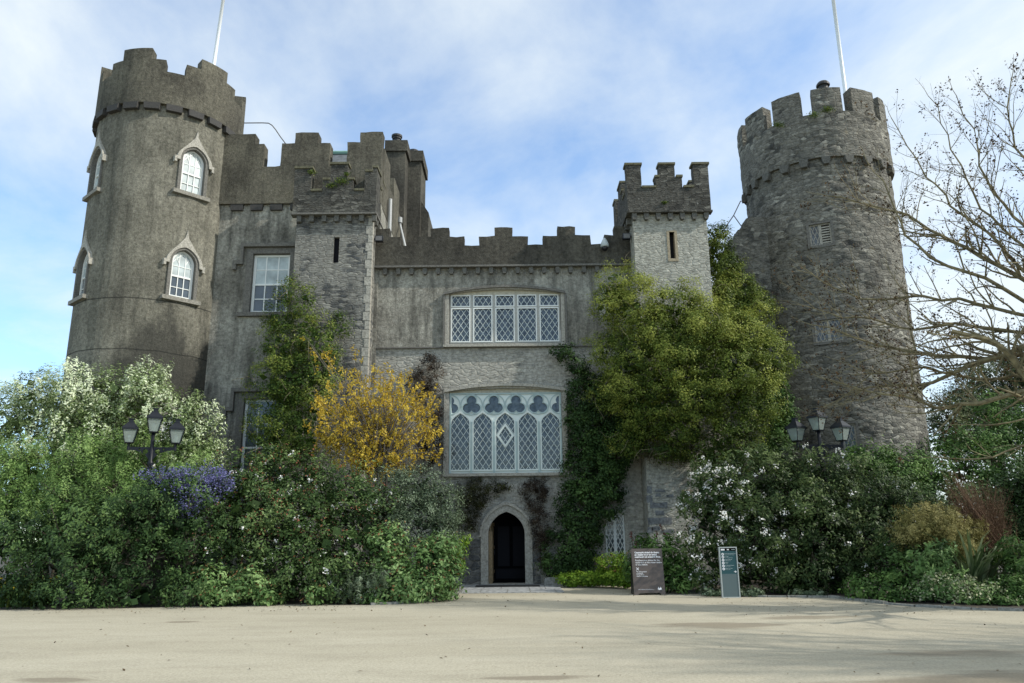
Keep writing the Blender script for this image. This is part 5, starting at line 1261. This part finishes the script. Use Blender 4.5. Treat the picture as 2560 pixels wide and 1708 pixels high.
# 8 light green broad leaves
shrub('soft_green_shrub', 'pale green broad-leaved shrub at the corner of the left border', 'shrub',
      [(985, 1300, 21.6, 65, 55, .8), (1025, 1330, 21.5, 36, 45, .6), (960, 1345, 21.0, 70, 38, .7), (900, 1330, 21.0, 50, 48, .6), (1010, 1265, 22.2, 42, 35, .6), (890, 1250, 21.2, 45, 45, .5), (870, 1370, 20.6, 40, 18, .4)],
      M_lightg, .11, .45, .24, 26, 1.25, rough=.2, spread=.3, fill=.3, extra=[('withered_leaves', M_fallen, .035, .07, .5, 2, None)])
for i, (bl_, lab) in enumerate((([(480, 1340, 20.5, 38, 34, .45), (500, 1365, 20.3, 30, 24, .4)], 'low pale green plant at the gravel edge nearest the left lamp post'), ([(575, 1345, 20.4, 34, 34, .45), (620, 1358, 20.4, 26, 26, .4), (540, 1358, 20.4, 24, 24, .4)], 'low pale green plant in the middle of the left gravel edge'), ([(730, 1368, 20.3, 26, 18, .3)], 'small green plant under the dark viburnum'))):
    shrub('soft_green_plant', lab, 'plant', bl_, M_lightg, .11, .45, .2, 22, 1.2, group='low plants at the left gravel edge', fill=.2, stems=False, extra=[('withered_leaves', M_fallen, .05, .06, .5, 2, None)])
shrub('rosemary_plant', 'needle-leaved grey-green plant beside the pale broad-leaved shrub', 'plant', [(800, 1355, 20.5, 34, 32, .4), (830, 1330, 20.6, 30, 30, .4), (870, 1345, 20.5, 26, 26, .4)], M_greyg, .10, .14, .2, 40, 1.1, shoot=((0, -.2, .9), .25, .04), stems=False)
shrub('lime_shrub', 'bright yellow-green shrub against the wall left of the door', 'shrub', [(1045, 1275, 24.6, 20, 48, .35), (1052, 1240, 24.8, 18, 16, .3), (1030, 1260, 24.5, 24, 30, .3)], M_lime, .08, .5, .2, 36, 1.2, fill=.3, stems=False)
# 10 climber on the block
shrub('evergreen_climber', 'tall green climber growing up the block under the sash window', 'climber',
      [(645, 725, 27.0, 38, 55, .35), (665, 670, 27.1, 20, 30, .25), (700, 720, 26.75, 34, 60, .35), (650, 800, 26.7, 60, 55, .5), (720, 790, 26.5, 55, 55, .5), (780, 745, 26.8, 28, 32, .3), (640, 880, 26.5, 62, 70, .6), (700, 880, 26.3, 70, 80, .65), (635, 970, 26.3, 58, 70, .65), (700, 980, 26.2, 75, 80, .7), (640, 1040, 26.0, 60, 45, .6), (750, 850, 26.4, 40, 50, .4)],
      M_climb, .070, .5, .27, 54, 1.1, rough=.5, twigs=40, spread=.32, fill=.4, stems=False)
# 12 dead creepers
for bl_, lab in (([(985, 850, 27.7, 30, 42, .16), (960, 880, 27.7, 26, 34, .16), (990, 930, 27.7, 26, 55, .16), (985, 1020, 27.6, 30, 60, .2)], 'dark brown withered creeper left of the great window'),
                 ([(1090, 1130, 27.75, 42, 32, .15), (1075, 1180, 27.75, 30, 45, .15), (1140, 1120, 27.78, 30, 20, .12)], 'dark creeper under the left end of the great window'),
                 ([(1225, 1130, 27.75, 32, 38, .14), (1240, 1200, 27.7, 22, 60, .14), (1250, 1260, 27.7, 12, 50, .12)], 'withered brown creeper between door arch and ivy')):
    shrub('withered_creeper', lab, 'climber', bl_, M_dead if 'left end' not in lab else G('moss_creeper_leaf', (.012, .014, .006), (.035, .036, .012), (.08, .085, .02), .1, .6), .06, .4, .18, 42, 1.3, group='dark creepers on the hall front', rough=.3, stems=False, fill=.5)
# 13 ivy
shrub('ivy', 'dense dark green ivy covering the wall right of the great window', 'ivy',
      [(1292, 806, 27.6, 28, 18, .2), (1325, 850, 27.6, 26, 36, .22), (1345, 910, 27.5, 46, 60, .3), (1350, 990, 27.5, 52, 70, .35), (1400, 930, 27.4, 60, 70, .35), (1410, 1030, 27.4, 45, 70, .35), (1350, 1080, 27.4, 56, 75, .38), (1385, 1120, 27.4, 50, 70, .35), (1335, 1170, 27.4, 62, 70, .38), (1318, 1250, 27.3, 60, 55, .4), (1310, 1300, 27.3, 60, 34, .4), (1445, 900, 27.0, 40, 90, .3), (1440, 1000, 26.9, 36, 50, .3)],
      M_ivy, .07, .75, .24, 58, 1.1, rough=.22, spread=.32, fill=.5, stems=False)
# 14 great yellow climber
shrub('yellow_green_climber', 'huge billowing yellow-green climber over the right turret', 'climber',
      [(1430, 650, 26.2, 58, 46, .6), (1400, 700, 26.3, 42, 55, .5), (1470, 720, 25.9, 65, 60, .8), (1540, 705, 25.9, 70, 52, .9), (1600, 770, 25.6, 80, 60, 1), (1520, 770, 25.7, 70, 60, .9), (1620, 750, 25.8, 75, 55, 1), (1700, 770, 26, 75, 55, 1), (1755, 830, 26, 62, 70, 1), (1670, 840, 25.5, 90, 75, 1.1), (1570, 820, 25.5, 85, 80, 1.1), (1470, 820, 25.8, 80, 75, .9), (1410, 800, 26.4, 50, 60, .6), (1500, 910, 25.8, 85, 65, .9), (1600, 910, 25.6, 80, 60, 1), (1710, 920, 25.8, 75, 65, 1), (1680, 1000, 25.7, 60, 55, .9), (1560, 985, 26, 75, 38, .7), (1480, 970, 26.3, 55, 40, .6), (1700, 1040, 25.6, 40, 30, .6), (1400, 900, 26.6, 45, 50, .45), (1530, 1030, 26.3, 60, 30, .5), (1620, 1040, 26.1, 60, 34, .6), (1450, 1010, 26.5, 40, 34, .4)],
      M_yclimb, .062, .55, .27, 62, 1.2, rough=.5, spread=.26, twigs=90, fill=.45, stems=False, zgrad=.085)
shrub('hanging_creeper', 'brown tangle of bare climber stems hanging below the yellow-green climber', 'climber',
      [(1560, 1040, 26.2, 75, 22, .4), (1640, 1065, 26.2, 45, 28, .4), (1500, 1030, 26.4, 45, 26, .3)], G('tangle_leaf', (.02, .018, .010), (.05, .045, .02), (.12, .12, .04), .2, .6), .06, .35, .22, 26, .9, shoot=((0, -.2, -.9), .35, .06), fill=.2, stems=False)
shrub('tall_ivy', 'green climber filling the gap behind the pale square turret', 'climber',
      [(1642, 565, 29.3, 34, 56, .7), (1660, 625, 29.2, 46, 56, .7), (1690, 680, 28.9, 58, 50, .8), (1730, 712, 28.6, 50, 40, .7), (1650, 690, 28.6, 46, 56, .7)], M_yclimb, .075, .5, .27, 56, 1.4, rough=.25, fill=.8, zgrad=-.12, twigs=20, stems=False)
shrub('tower_ivy', 'dark leafy ivy between the climber and the stone tower', 'ivy',
      [(1798, 935, 28.2, 24, 55, .4), (1790, 1000, 28.0, 30, 40, .4), (1770, 960, 28.2, 34, 80, .4)], M_midg, .08, .7, .24, 44, 1.1, fill=.4)
# 18 white-flowered bush
shrub('white_flowered_bush', 'wide dark evergreen bush dotted with white flower clusters behind the signs', 'bush',
      [(1790, 1060, 23.6, 65, 36, .8), (1700, 1100, 23.4, 85, 45, .9), (1880, 1095, 23.4, 95, 40, .9), (1650, 1150, 23.4, 75, 65, 1), (1760, 1150, 23.2, 100, 65, 1.2), (1880, 1150, 23.2, 100, 65, 1.2), (1990, 1150, 23.1, 90, 60, 1.1), (1635, 1220, 23.2, 62, 75, .9), (1730, 1240, 22.9, 100, 80, 1.2), (1860, 1240, 22.8, 110, 85, 1.2), (1990, 1230, 22.8, 100, 80, 1.2), (2070, 1190, 22.9, 70, 55, .9), (1640, 1300, 22.9, 60, 50, .7), (1750, 1320, 22.8, 100, 45, .8), (1880, 1320, 22.4, 100, 45, .8), (1990, 1310, 22.4, 90, 50, .8)],
      M_wb, .10, .38, .34, 54, 1.05, shoot=((0, -.45, .5), .22, .12), rough=.45, spread=.32, fill=.35,
      extra=[('blossom', M_white, .028, .05, .9, 14, lambda q: max(0.05, min(1, (8.2-q[0])*.28))*(1 if q[2] > .5 else .4))])
# 19 by the door
shrub('ground_cover', 'low lime green ground cover in the bed right of the door', 'ground cover', [(1310, 1330, 26.3, 26, 10, .4), (1350, 1328, 26.3, 36, 12, .5), (1400, 1326, 25.8, 36, 12, .5), (1430, 1332, 25.3, 22, 12, .4)], M_lime, .08, .6, .16, 34, 1.5, stems=False, fill=.1)
shrub('variegated_shrub', 'small shrub with pinkish yellow leaf tips under the lattice casement', 'shrub', [(1395, 1295, 25.8, 26, 20, .4), (1425, 1290, 25.6, 22, 20, .4)], M_lime, .08, .4, .2, 36, 1.3, stems=False, extra=[('tips', M_fallen, .05, .05, .5, 2, None)])
shrub('honey_bush', 'large-leaved green plant behind the brown sign', 'plant', [(1480, 1265, 24.0, 32, 30, .5), (1455, 1300, 23.9, 24, 30, .5), (1500, 1300, 23.8, 38, 50, .6), (1545, 1290, 23.8, 34, 55, .6), (1560, 1330, 23.2, 50, 34, .6)], M_midg, .15, .35, .28, 26, 1.1, rough=.25, fill=.35, group='honey bushes',
      extra=None)
fs = thing('flower_spike', 'dark red flower spikes standing over the brown sign', 'flowers', dat(1480, 1240, 23.8))
red_mat = G('dark_red_blossom', (.06, .012, .01), (.11, .022, .018), (.18, .04, .03), .1, .6)
for (x, y, l) in ((1448, 1222, 22), (1458, 1232, 30), (1506, 1218, 34), (1516, 1206, 22), (1528, 1225, 25)):
    p0, p1 = dat(x, y, 23.8), dat(x+(6 if x < 1510 else 18), y+l+20, 23.9); top, bot = np.array(p0), np.array(p1)
    k = 26; u = rng.random(k)[:, None]**1.5*.45
    sk = obj('stem', MB().tube([p0, p1], .012, 5), bark, fs)
    leaf_obj('blossom', [leaves(top+(bot-top)*u+rng.normal(0, .02, (k, 3)), unit(k), .05, .7, rng.random(k))], red_mat, sk)
for bl_, lab in (([(1640, 1362, 21.9, 24, 7, .2)], 'low grey-leaved plant left of the teal panel'), ([(1730, 1366, 21.6, 22, 7, .2), (1700, 1366, 21.7, 12, 6, .2)], 'low grey-leaved plant right of the teal panel'), ([(1855, 1366, 21.5, 34, 7, .2)], 'low grey-leaved plant under the middle of the white-flowered bush')):
    shrub('grey_leaved_plant', lab, 'plant', bl_, M_greyg, .09, .6, .14, 30, 1.6, group='grey-leaved edging plants', stems=False, fill=0)
# 20 right background shrubs and trees
shrub('background_shrub', 'mid green shrub at the foot of the stone tower', 'shrub', [(1990, 1050, 26.5, 45, 30, .8), (2060, 1070, 26.3, 60, 40, .9), (2120, 1100, 26, 60, 45, .9), (2040, 1110, 25.5, 70, 45, 1), (1960, 1075, 26, 50, 30, .8)], M_midg, .09, .5, .33, 46, 1, fill=.35)
shrub('bright_green_shrub', 'bright green shrub right of the stone tower under the bare branches', 'shrub', [(2190, 1020, 28, 55, 35, 1), (2270, 1010, 28, 60, 40, 1), (2200, 1080, 27, 70, 50, 1.1), (2290, 1080, 27, 75, 60, 1.1), (2350, 1010, 28, 50, 50, 1), (2340, 960, 29, 45, 50, 1), (2270, 950, 29, 30, 45, .8)], M_midg, .10, .5, .36, 46, 1, fill=.35)
shrub('shady_shrub', 'dark shrub filling the right edge behind the flax', 'shrub', [(2330, 1150, 24, 60, 60, 1.2), (2260, 1170, 24.2, 60, 60, 1.2), (2340, 1230, 23.5, 60, 60, 1.1), (2180, 1170, 24.3, 60, 55, 1.1), (2120, 1180, 23.6, 60, 50, 1), (2240, 1250, 23.3, 70, 60, 1), (2400, 1180, 23, 60, 120, 1.2)], M_ivy, .10, .5, .36, 46, 1, fill=.5)
def tree(name, label, blobs, mat, base, group=None, **kw):
    t = shrub(name, label, 'tree', blobs, mat, part='crown', stems=False, group=group, **kw)
    tr_ = MB(); b = Vector(base)
    tops = [Vector(B(*x)[0]) for x in blobs]; m_ = b+Vector((.2, 0, min(p.z for p in tops)*.7))
    tr_.tube([b, m_], [.32, .22], 8)
    for p in tops: tr_.tube([m_, (m_+p)/2+Vector((0, 0, .3)), p], [.14, .09, .03], 5)
    obj('trunk', tr_, bark, t); return t
b1 = dat(2200, 1150, 44); b2 = dat(2330, 1150, 41)
tree('evergreen_tree', 'tall dark evergreen tree at the right edge beyond the tower', [(2240, 900, 44, 55, 50, 2), (2300, 870, 44, 60, 50, 2), (2340, 840, 42, 50, 45, 2), (2300, 940, 43, 80, 50, 2), (2370, 920, 42, 60, 80, 2), (2250, 960, 43, 60, 40, 2)], M_far, (b2[0], 42, 0), 'trees beyond the stone tower', leaf=.16, wf=.4, clump=.6, per=60, fill=.08, rough=.35)
tree('evergreen_tree', 'lower dark tree directly right of the stone tower base', [(2170, 950, 40, 36, 36, 1.4), (2200, 925, 40, 36, 30, 1.4), (2160, 1000, 39, 40, 45, 1.5), (2230, 990, 39, 50, 50, 1.5)], M_far, (b1[0], 40, 0), 'trees beyond the stone tower', leaf=.15, wf=.4, clump=.55, per=56, fill=.08, rough=.35)
# 21 feathery brown shrub: fans of fine twigs
t = thing('feathery_brown_shrub', 'rust-brown feathery dry shrub leaning left behind the flax', 'shrub', (*dat(2290, 1250, 21.5)[:2], 0)); sm = MB(); TW = []
for i in range(420):
    b = Vector(dat(2290+random.gauss(0, 18), 1265+random.gauss(0, 10), 21.5+random.gauss(0, .3))); u = random.random()
    e_ = Vector(dat(2165+150*u+random.gauss(0, 12), 1060+random.random()*120+u*60, 21.5+random.gauss(0, .4)))
    m_ = (b+e_)/2+Vector((random.gauss(-.05, .08), random.gauss(0, .1), random.gauss(.0, .08)))
    sm.tube([b, m_, e_], [.008, .005, .002], 3, False)
    q0, q1 = np.array(m_), np.array(e_); uu = rng.random((26, 1)); TW.append(q0+(q1-q0)*uu+rng.normal(0, .035, (26, 3)))
obj('stems', sm, simple('rusty_twig', (.12, .065, .035), .9), t); TW = np.concatenate(TW)
leaf_obj('foliage', [leaves(TW, unit(len(TW)), .055, .16, rng.random(len(TW)))], M_tam, t)
# 22 olive spreading shrub
shrub('olive_spreading_shrub', 'flat-topped olive brown shrub in front of the flax', 'shrub', [(2105, 1200, 20.6, 48, 22, .6), (2160, 1195, 20.5, 45, 18, .5), (2130, 1225, 20.4, 52, 22, .6), (2190, 1235, 20.4, 45, 22, .6), (2220, 1215, 20.6, 30, 16, .4), (2080, 1235, 20.4, 26, 14, .4), (2190, 1265, 20.3, 34, 16, .4)], M_olive, .055, .28, .22, 110, 1.6, shoot=((.1, -.1, .5), .22, .07), rough=.4, fill=.25)
# 23 flax
x_, y_, _ = dat(2235, 1330, 20.0)
blades('flax_plant', 'clump of long arching sword-shaped flax leaves at the right', 'plant', [(x_, 20.0, 1), (x_+.35, 20.2, .9), (x_-.2, 19.9, .8)], M_flax, 2.3, .045, 36, None, 0, .3, .75)
# 24 honey bushes at the right
hb = 0
for bl_, lab in (([(2120, 1300, 19.6, 34, 28, .45), (2150, 1280, 19.7, 26, 20, .4), (2165, 1310, 19.5, 26, 24, .4)], 'bright green fern-like plant in front of the olive shrub'), ([(2320, 1265, 20.2, 34, 20, .5), (2345, 1290, 19.6, 30, 26, .5), (2330, 1315, 19.5, 34, 22, .5)], 'large-leaved green plant at the right edge beside the flax')):
    shrub('honey_bush', lab, 'plant', bl_, M_lightg if hb == 0 else M_midg, .14, .3, .24, 30, 1.2, shoot=((0, -.4, .3), .28, .07), group='honey bushes', fill=.25); hb += 1
shrub('hellebore_plants', 'low leafy hellebores with creamy bracts along the right gravel edge', 'flowers', [(2170, 1350, 19.2, 46, 22, .5), (2210, 1365, 19.0, 36, 18, .4), (2130, 1360, 19.4, 34, 20, .4), (2250, 1365, 18.9, 40, 20, .5)], M_lightg, .09, .4, .2, 40, 1.1, stems=False, extra=[('bracts', M_hel, .10, .05, .8, 4, None)])
shrub('border_plants', 'dark low border plants left of the hellebores', 'plants', [(1985, 1350, 20.3, 45, 22, .5), (2050, 1345, 20.1, 50, 30, .6), (2090, 1330, 20.1, 40, 34, .6), (2070, 1370, 19.6, 46, 16, .4)], M_midg, .085, .45, .2, 40, 1.1, stems=False, extra=[('faded_flowers', G('dusky_flower', (.10, .07, .06), (.16, .12, .10), (.25, .2, .17), .1, .7), .03, .04, .8, 3, None)])
shrub('border_plants', 'dark low border plants at the far right corner', 'plants', [(2310, 1360, 18.9, 46, 28, .6), (2350, 1345, 18.9, 36, 36, .6), (2280, 1385, 18.5, 50, 12, .4), (2380, 1380, 18.5, 50, 20, .5), (2340, 1390, 18.4, 30, 10, .3)], M_midg, .085, .45, .2, 40, 1.1, stems=False, extra=[('bracts', M_hel, .012, .04, .8, 3, None)])
shrub('broad_leaf_shrub', 'dark broad-leaved shrub between the white-flowered bush and the flax', 'shrub', [(2090, 1260, 21.3, 60, 45, .8), (2060, 1300, 21, 60, 40, .7), (2200, 1300, 20.9, 60, 50, .7)], M_ivy, .10, .5, .3, 44, 1, fill=.4)

# ------------------------------------------------------------------ golden flowering tree
def chain(p, d, length, r0, r1, n, wob, trop):
    pts = [Vector(p)]; d = Vector(d).normalized()
    for i in range(n):
        d = (d+Vector((random.gauss(0, wob), random.gauss(0, wob), random.gauss(0, wob)))+Vector(trop)).normalized(); pts.append(pts[-1]+d*length/n)
    return pts, [r0+(r1-r0)*i/n for i in range(n+1)]
t = thing('golden_blossom_tree', 'small tree covered in drooping golden yellow blossom before the stair turret', 'tree', (dat(865, 1100, 25.0)[0], 25.0, 0))
c0, r0 = B(862, 945, 25.0, 165, 158, 1.5); base = Vector((c0[0]+.1, 25.0, 0)); tw = MB(); tips = []
tk = MB()
fork = Vector(dat(872, 1085, 25.0))
for k in range(4):
    tk.tube([base+Vector((random.uniform(-.15, .15), random.uniform(-.1, .1), 0)), (base+fork)/2+Vector((random.uniform(-.3, .3), 0, 0)), fork+Vector((random.uniform(-.25, .25), random.uniform(-.2, .2), 0))], [.09, .07, .05], 6)
tgt = []
while len(tgt) < 150:
    v = unit(1)[0]*(random.random()**.4); p = np.array(c0)+v*np.array(r0)
    dx_ = (p[0]-c0[0])/r0[0]; dz_ = (p[2]-c0[2])/r0[2]
    if dz_ > .55 and abs(dx_-(-.1)) > .45: continue
    tgt.append(Vector(p))
for p in [dat(715, 790, 25), dat(700, 770, 25), dat(800, 790, 25), dat(735, 800, 25), dat(945, 845, 25), dat(1000, 940, 25), dat(1010, 1040, 25), dat(985, 870, 25), dat(1005, 980, 25), dat(720, 1060, 25), dat(705, 960, 25)]: tgt.append(Vector(p))
for p in tgt:
    s0 = fork+Vector((random.uniform(-.2, .2), random.uniform(-.2, .2), random.uniform(0, .3)))
    m1 = s0+(p-s0)*.45+Vector((0, 0, .22*(p-s0).length*.5)); m2 = s0+(p-s0)*.8+Vector((0, 0, .12))
    tw.tube([s0, m1, m2, p], [.028, .018, .010, .004], 4, False)
    for _ in range(7):
        u = random.uniform(.35, 1); q = m1+(p-m1)*u if u > .5 else s0+(p-s0)*u; e_, _r = chain(q, (random.gauss(0, 1), random.gauss(0, 1), random.gauss(.2, .6)), random.uniform(.2, .55), .006, .002, 3, .3, (0, 0, -.1))
        tw.tube(e_, [.006, .005, .003, .002], 3, False)
        tips += [e_[1], e_[2], e_[3]]
obj('trunk', tk, simple('dark_bark', (.05, .042, .034), .9, var=.3), t); obj('branches', tw, simple('grey_twig_bark', (.16, .14, .115), .9, var=.3), t)
tips = np.array([tuple(q) for q in tips]); tips = tips[rng.random(len(tips)) < .82]
k = 9; tips = tips[rng.random(len(tips)) < .62]; Q = np.repeat(tips, k, 0)+rng.normal(0, 1, (len(tips)*k, 3))*np.array([.035, .035, .075])+np.array([0, 0, -.07])
nrm = rng.normal(size=Q.shape)+np.array([0, -1.2, 0]); nrm[:, 2] *= .15
leaf_obj('blossom', [leaves(Q, nrm, .085, .42, np.repeat(rng.uniform(.15, .9, len(tips)), k)+rng.normal(0, .2, len(Q)), .15)], M_yel, t)

# ------------------------------------------------------------------ bare tree at the right
t = thing('bare_tree', 'large bare spreading tree reaching in from the right with dark seed pods', 'tree', (13.2, 16.5, 0))
TB = Vector((13.2, 16.5, 0)); crown_pts = []
tk = MB().tube([TB, TB+Vector((-.1, 0, 1.2)), TB+Vector((-.15, .1, 2.6)), TB+Vector((-.1, .1, 3.6))], [.42, .34, .30, .26], 10)
obj('trunk', tk, lichen_bark, t, True)
FK = TB+Vector((-.1, .1, 3.3))
cnt = [0]
def grow(mb, p, d, length, r, lvl, trop):
    n = max(3, int(length/.22)); pts, rr = chain(p, d, length, r, r*.42, n, .16 if lvl < 3 else .2, trop)
    mb.tube(pts, rr, 5 if r > .02 else 3, False)
    if lvl >= 3 or length < .3:
        crown_pts.append(pts[-1]); 
        if random.random() < .5: crown_pts.append(pts[-2])
        return
    step = (.32, .24, .16)[min(lvl, 2)]; m_ = int(length/step)
    for i in range(1, m_+1):
        u = i/m_*.92+.06; k = min(n-1, int(u*n)); q = pts[k]; dd = (pts[k+1]-pts[k]).normalized()
        side = Vector(unit(1)[0]); side -= dd*side.dot(dd); side.normalize()
        nd = (dd*random.uniform(.55, 1.0)+side*random.uniform(.5, 1.0)+Vector((-.05, 0, .18))).normalized()
        grow(mb, q, nd, length*random.uniform(.28, .5)*(1.15-u*.45), rr[k]*.5, lvl+1, trop)
limbs = [  # display-pixel guide points (x, y), depths, start radius
    ([(2480, 760), (2350, 795), (2240, 830), (2140, 880), (2060, 880), (1960, 900)], (16.6, 16.6, 17, 17.6, 18.2, 19), .13),
    ([(2480, 800), (2350, 815), (2260, 822), (2150, 815), (2050, 800), (1940, 770), (1860, 745)], (16.8, 16.9, 17.2, 17.8, 18.4, 19, 19.6), .11),
    ([(2460, 860), (2350, 895), (2250, 925), (2180, 935), (2110, 925), (1980, 890), (1900, 870)], (15.8, 16, 16.3, 16.6, 17, 17.8, 18.4), .10),
    ([(2480, 700), (2350, 640), (2250, 590), (2160, 545), (2080, 500), (2000, 470), (1900, 450)], (16.4, 16.8, 17.2, 17.8, 18.4, 19, 19.6), .11),
    ([(2460, 720), (2350, 690), (2260, 640), (2140, 590), (2080, 540), (2030, 420), (1990, 370)], (16.6, 17, 17.2, 17.6, 18, 18.2, 18.6), .09),
    ([(2470, 650), (2380, 560), (2300, 470), (2250, 380), (2230, 300), (2195, 220)], (16, 16.2, 16.6, 16.8, 17, 17), .085),
    ([(2480, 640), (2420, 500), (2370, 400), (2330, 330), (2310, 250), (2325, 165)], (15.8, 16, 16.2, 16.4, 16.6, 16.8), .08),
    ([(2400, 600), (2320, 550), (2250, 480), (2200, 380), (2170, 310), (2130, 220)], (16.4, 16.6, 17, 17.2, 17.4, 17.6), .07),
    ([(2470, 690), (2350, 620), (2260, 530), (2180, 470), (2130, 400), (2080, 330), (2045, 270)], (16.2, 16.6, 17, 17.4, 17.8, 18, 18.2), .08),
    ([(2450, 740), (2330, 720), (2200, 690), (2080, 680), (1980, 690), (1880, 640), (1830, 620)], (16.8, 17, 17.5, 18, 18.6, 19.2, 19.8), .085),
    ([(2450, 760), (2300, 760), (2200, 740), (2100, 760), (2000, 730), (1900, 720), (1840, 700)], (17, 17.3, 17.7, 18.2, 18.8, 19.4, 19.8), .08),
    ([(2460, 1000), (2350, 1025), (2270, 1050), (2180, 1055), (2120, 1050)], (15.4, 15.6, 15.8, 16, 16.2), .05),
    ([(2460, 950), (2350, 965), (2280, 970), (2190, 975)], (15.6, 15.8, 16, 16.3), .05),
    ([(2400, 850), (2250, 870), (2120, 850), (2000, 860), (1900, 930)], (17.2, 17.6, 18, 18.4, 18.8), .07),
    ([(2500, 600), (2450, 420), (2440, 250), (2430, 120)], (15.4, 15.4, 15.6, 15.8), .10)]
for li_, (pp, ys, r_) in enumerate(limbs):
    mb = MB(); pts = [FK.copy()]+[Vector(dat(x, y, Y)) for (x, y), Y in zip(pp, ys)]
    # subdivide with wobble
    fine = []
    for a, b in zip(pts[:-1], pts[1:]):
        n = max(2, int((b-a).length/.35))
        for i in range(n): fine.append(a+(b-a)*i/n+Vector((random.gauss(0, .035), random.gauss(0, .04), random.gauss(0, .035))))
    fine.append(pts[-1]); r_ *= .85; n = len(fine); rr = [r_*(1-.86*(i/(n-1))**1.0) for i in range(n)]
    mb.tube(fine, rr, 7)
    for i in range(3, n-1):
        if r_ < .05 and random.random() < .6: continue
        for _ in range(3 if (i > n*.45 and li_ in (0, 1, 2, 3, 9, 10, 13)) else (2 if i > n*.5 else 1)):
            dd = (fine[i+1]-fine[i]).normalized(); side = Vector(unit(1)[0]); side -= dd*side.dot(dd); side.normalize()
            nd = (dd*random.uniform(.5, 1.0)+side*random.uniform(.5, 1)+Vector((-.1, 0, .22))).normalized()
            grow(mb, fine[i], nd, random.uniform(.5, 1.5)*(1 if r_ > .05 else .5), min(rr[i]*.55, .03), 1 if random.random() < .55 else 2, (0, 0, .04))
    grow(mb, fine[-1], (fine[-1]-fine[-3]).normalized(), .6, rr[-1], 2, (0, 0, .04))
    obj('limb', mb, lichen_bark, t)
# limbs outside the frame that throw the streaky shadows on the gravel
for k in range(5):
    a = radians(random.uniform(-170, 80)); mb = MB(); d = Vector((cos(a)*.8, sin(a)*.8, random.uniform(.35, 1.1)))
    d.x = abs(d.x)+.15 if d.y > -.35 else d.x
    grow(mb, FK, d, random.uniform(3.5, 5.5), .12, 0, (0, 0, .03)); obj('limb', mb, lichen_bark, t)
cp_ = np.array([tuple(q) for q in crown_pts]); sel = cp_[rng.random(len(cp_)) < .5]; k = 5
Q = np.repeat(sel, k, 0)+rng.normal(0, .032, (len(sel)*k, 3))*np.array([1, 1, 1.8])
leaf_obj('seed_pods', [leaves(Q, unit(len(Q)), .05, .65, rng.random(len(Q)))], G('seed_pod', (.02, .014, .012), (.05, .03, .018), (.17, .095, .04), .1, .8), t)
t2 = thing('bare_tree', 'second bare tree beyond the right edge of the view, throwing streaky shadows on the gravel', 'tree', (17.0, 7.5, 0))
FK = Vector((17.0, 7.6, 3.2)); obj('trunk', MB().tube([(17, 7.5, 0), (17, 7.6, 1.5), (17, 7.6, 3.4)], [.4, .32, .26], 10), lichen_bark, t2, True)
for k in range(17):
    a = 2*pi*k/17+random.uniform(-.2, .2); mb = MB(); rad_ = random.uniform(.35, 1.3); grow(mb, FK, Vector((cos(a)*rad_, sin(a)*rad_, 1.0)), random.uniform(5, 8.5), .07, 0, (0, 0, .02)); obj('limb', mb, lichen_bark, t2)
lf = []
for (n_, x0, x1, y0, y1) in ((260, -11, -3.2, 18.4, 20.6), (260, 4.5, 12, 16.2, 21.6), (240, -9, 11, 7, 21), (90, -3, 4, 20, 24)):
    lf.append(np.stack([rng.uniform(x0, x1, n_), rng.uniform(y0, y1, n_), np.full(n_, .012)], 1))
lf = np.concatenate(lf)
fl = leaf_obj('fallen_leaves', [leaves(lf, np.tile([0., 0, 1.], (len(lf), 1)), .05, .5, rng.random(len(lf)), .25)], leafmat('dry_litter', (.05, .035, .02), (.12, .08, .04), (.22, .16, .09), .1), None)
fl['kind'] = 'stuff'
print('castle parts', len(bpy.data.objects), 'pods', len(Q))
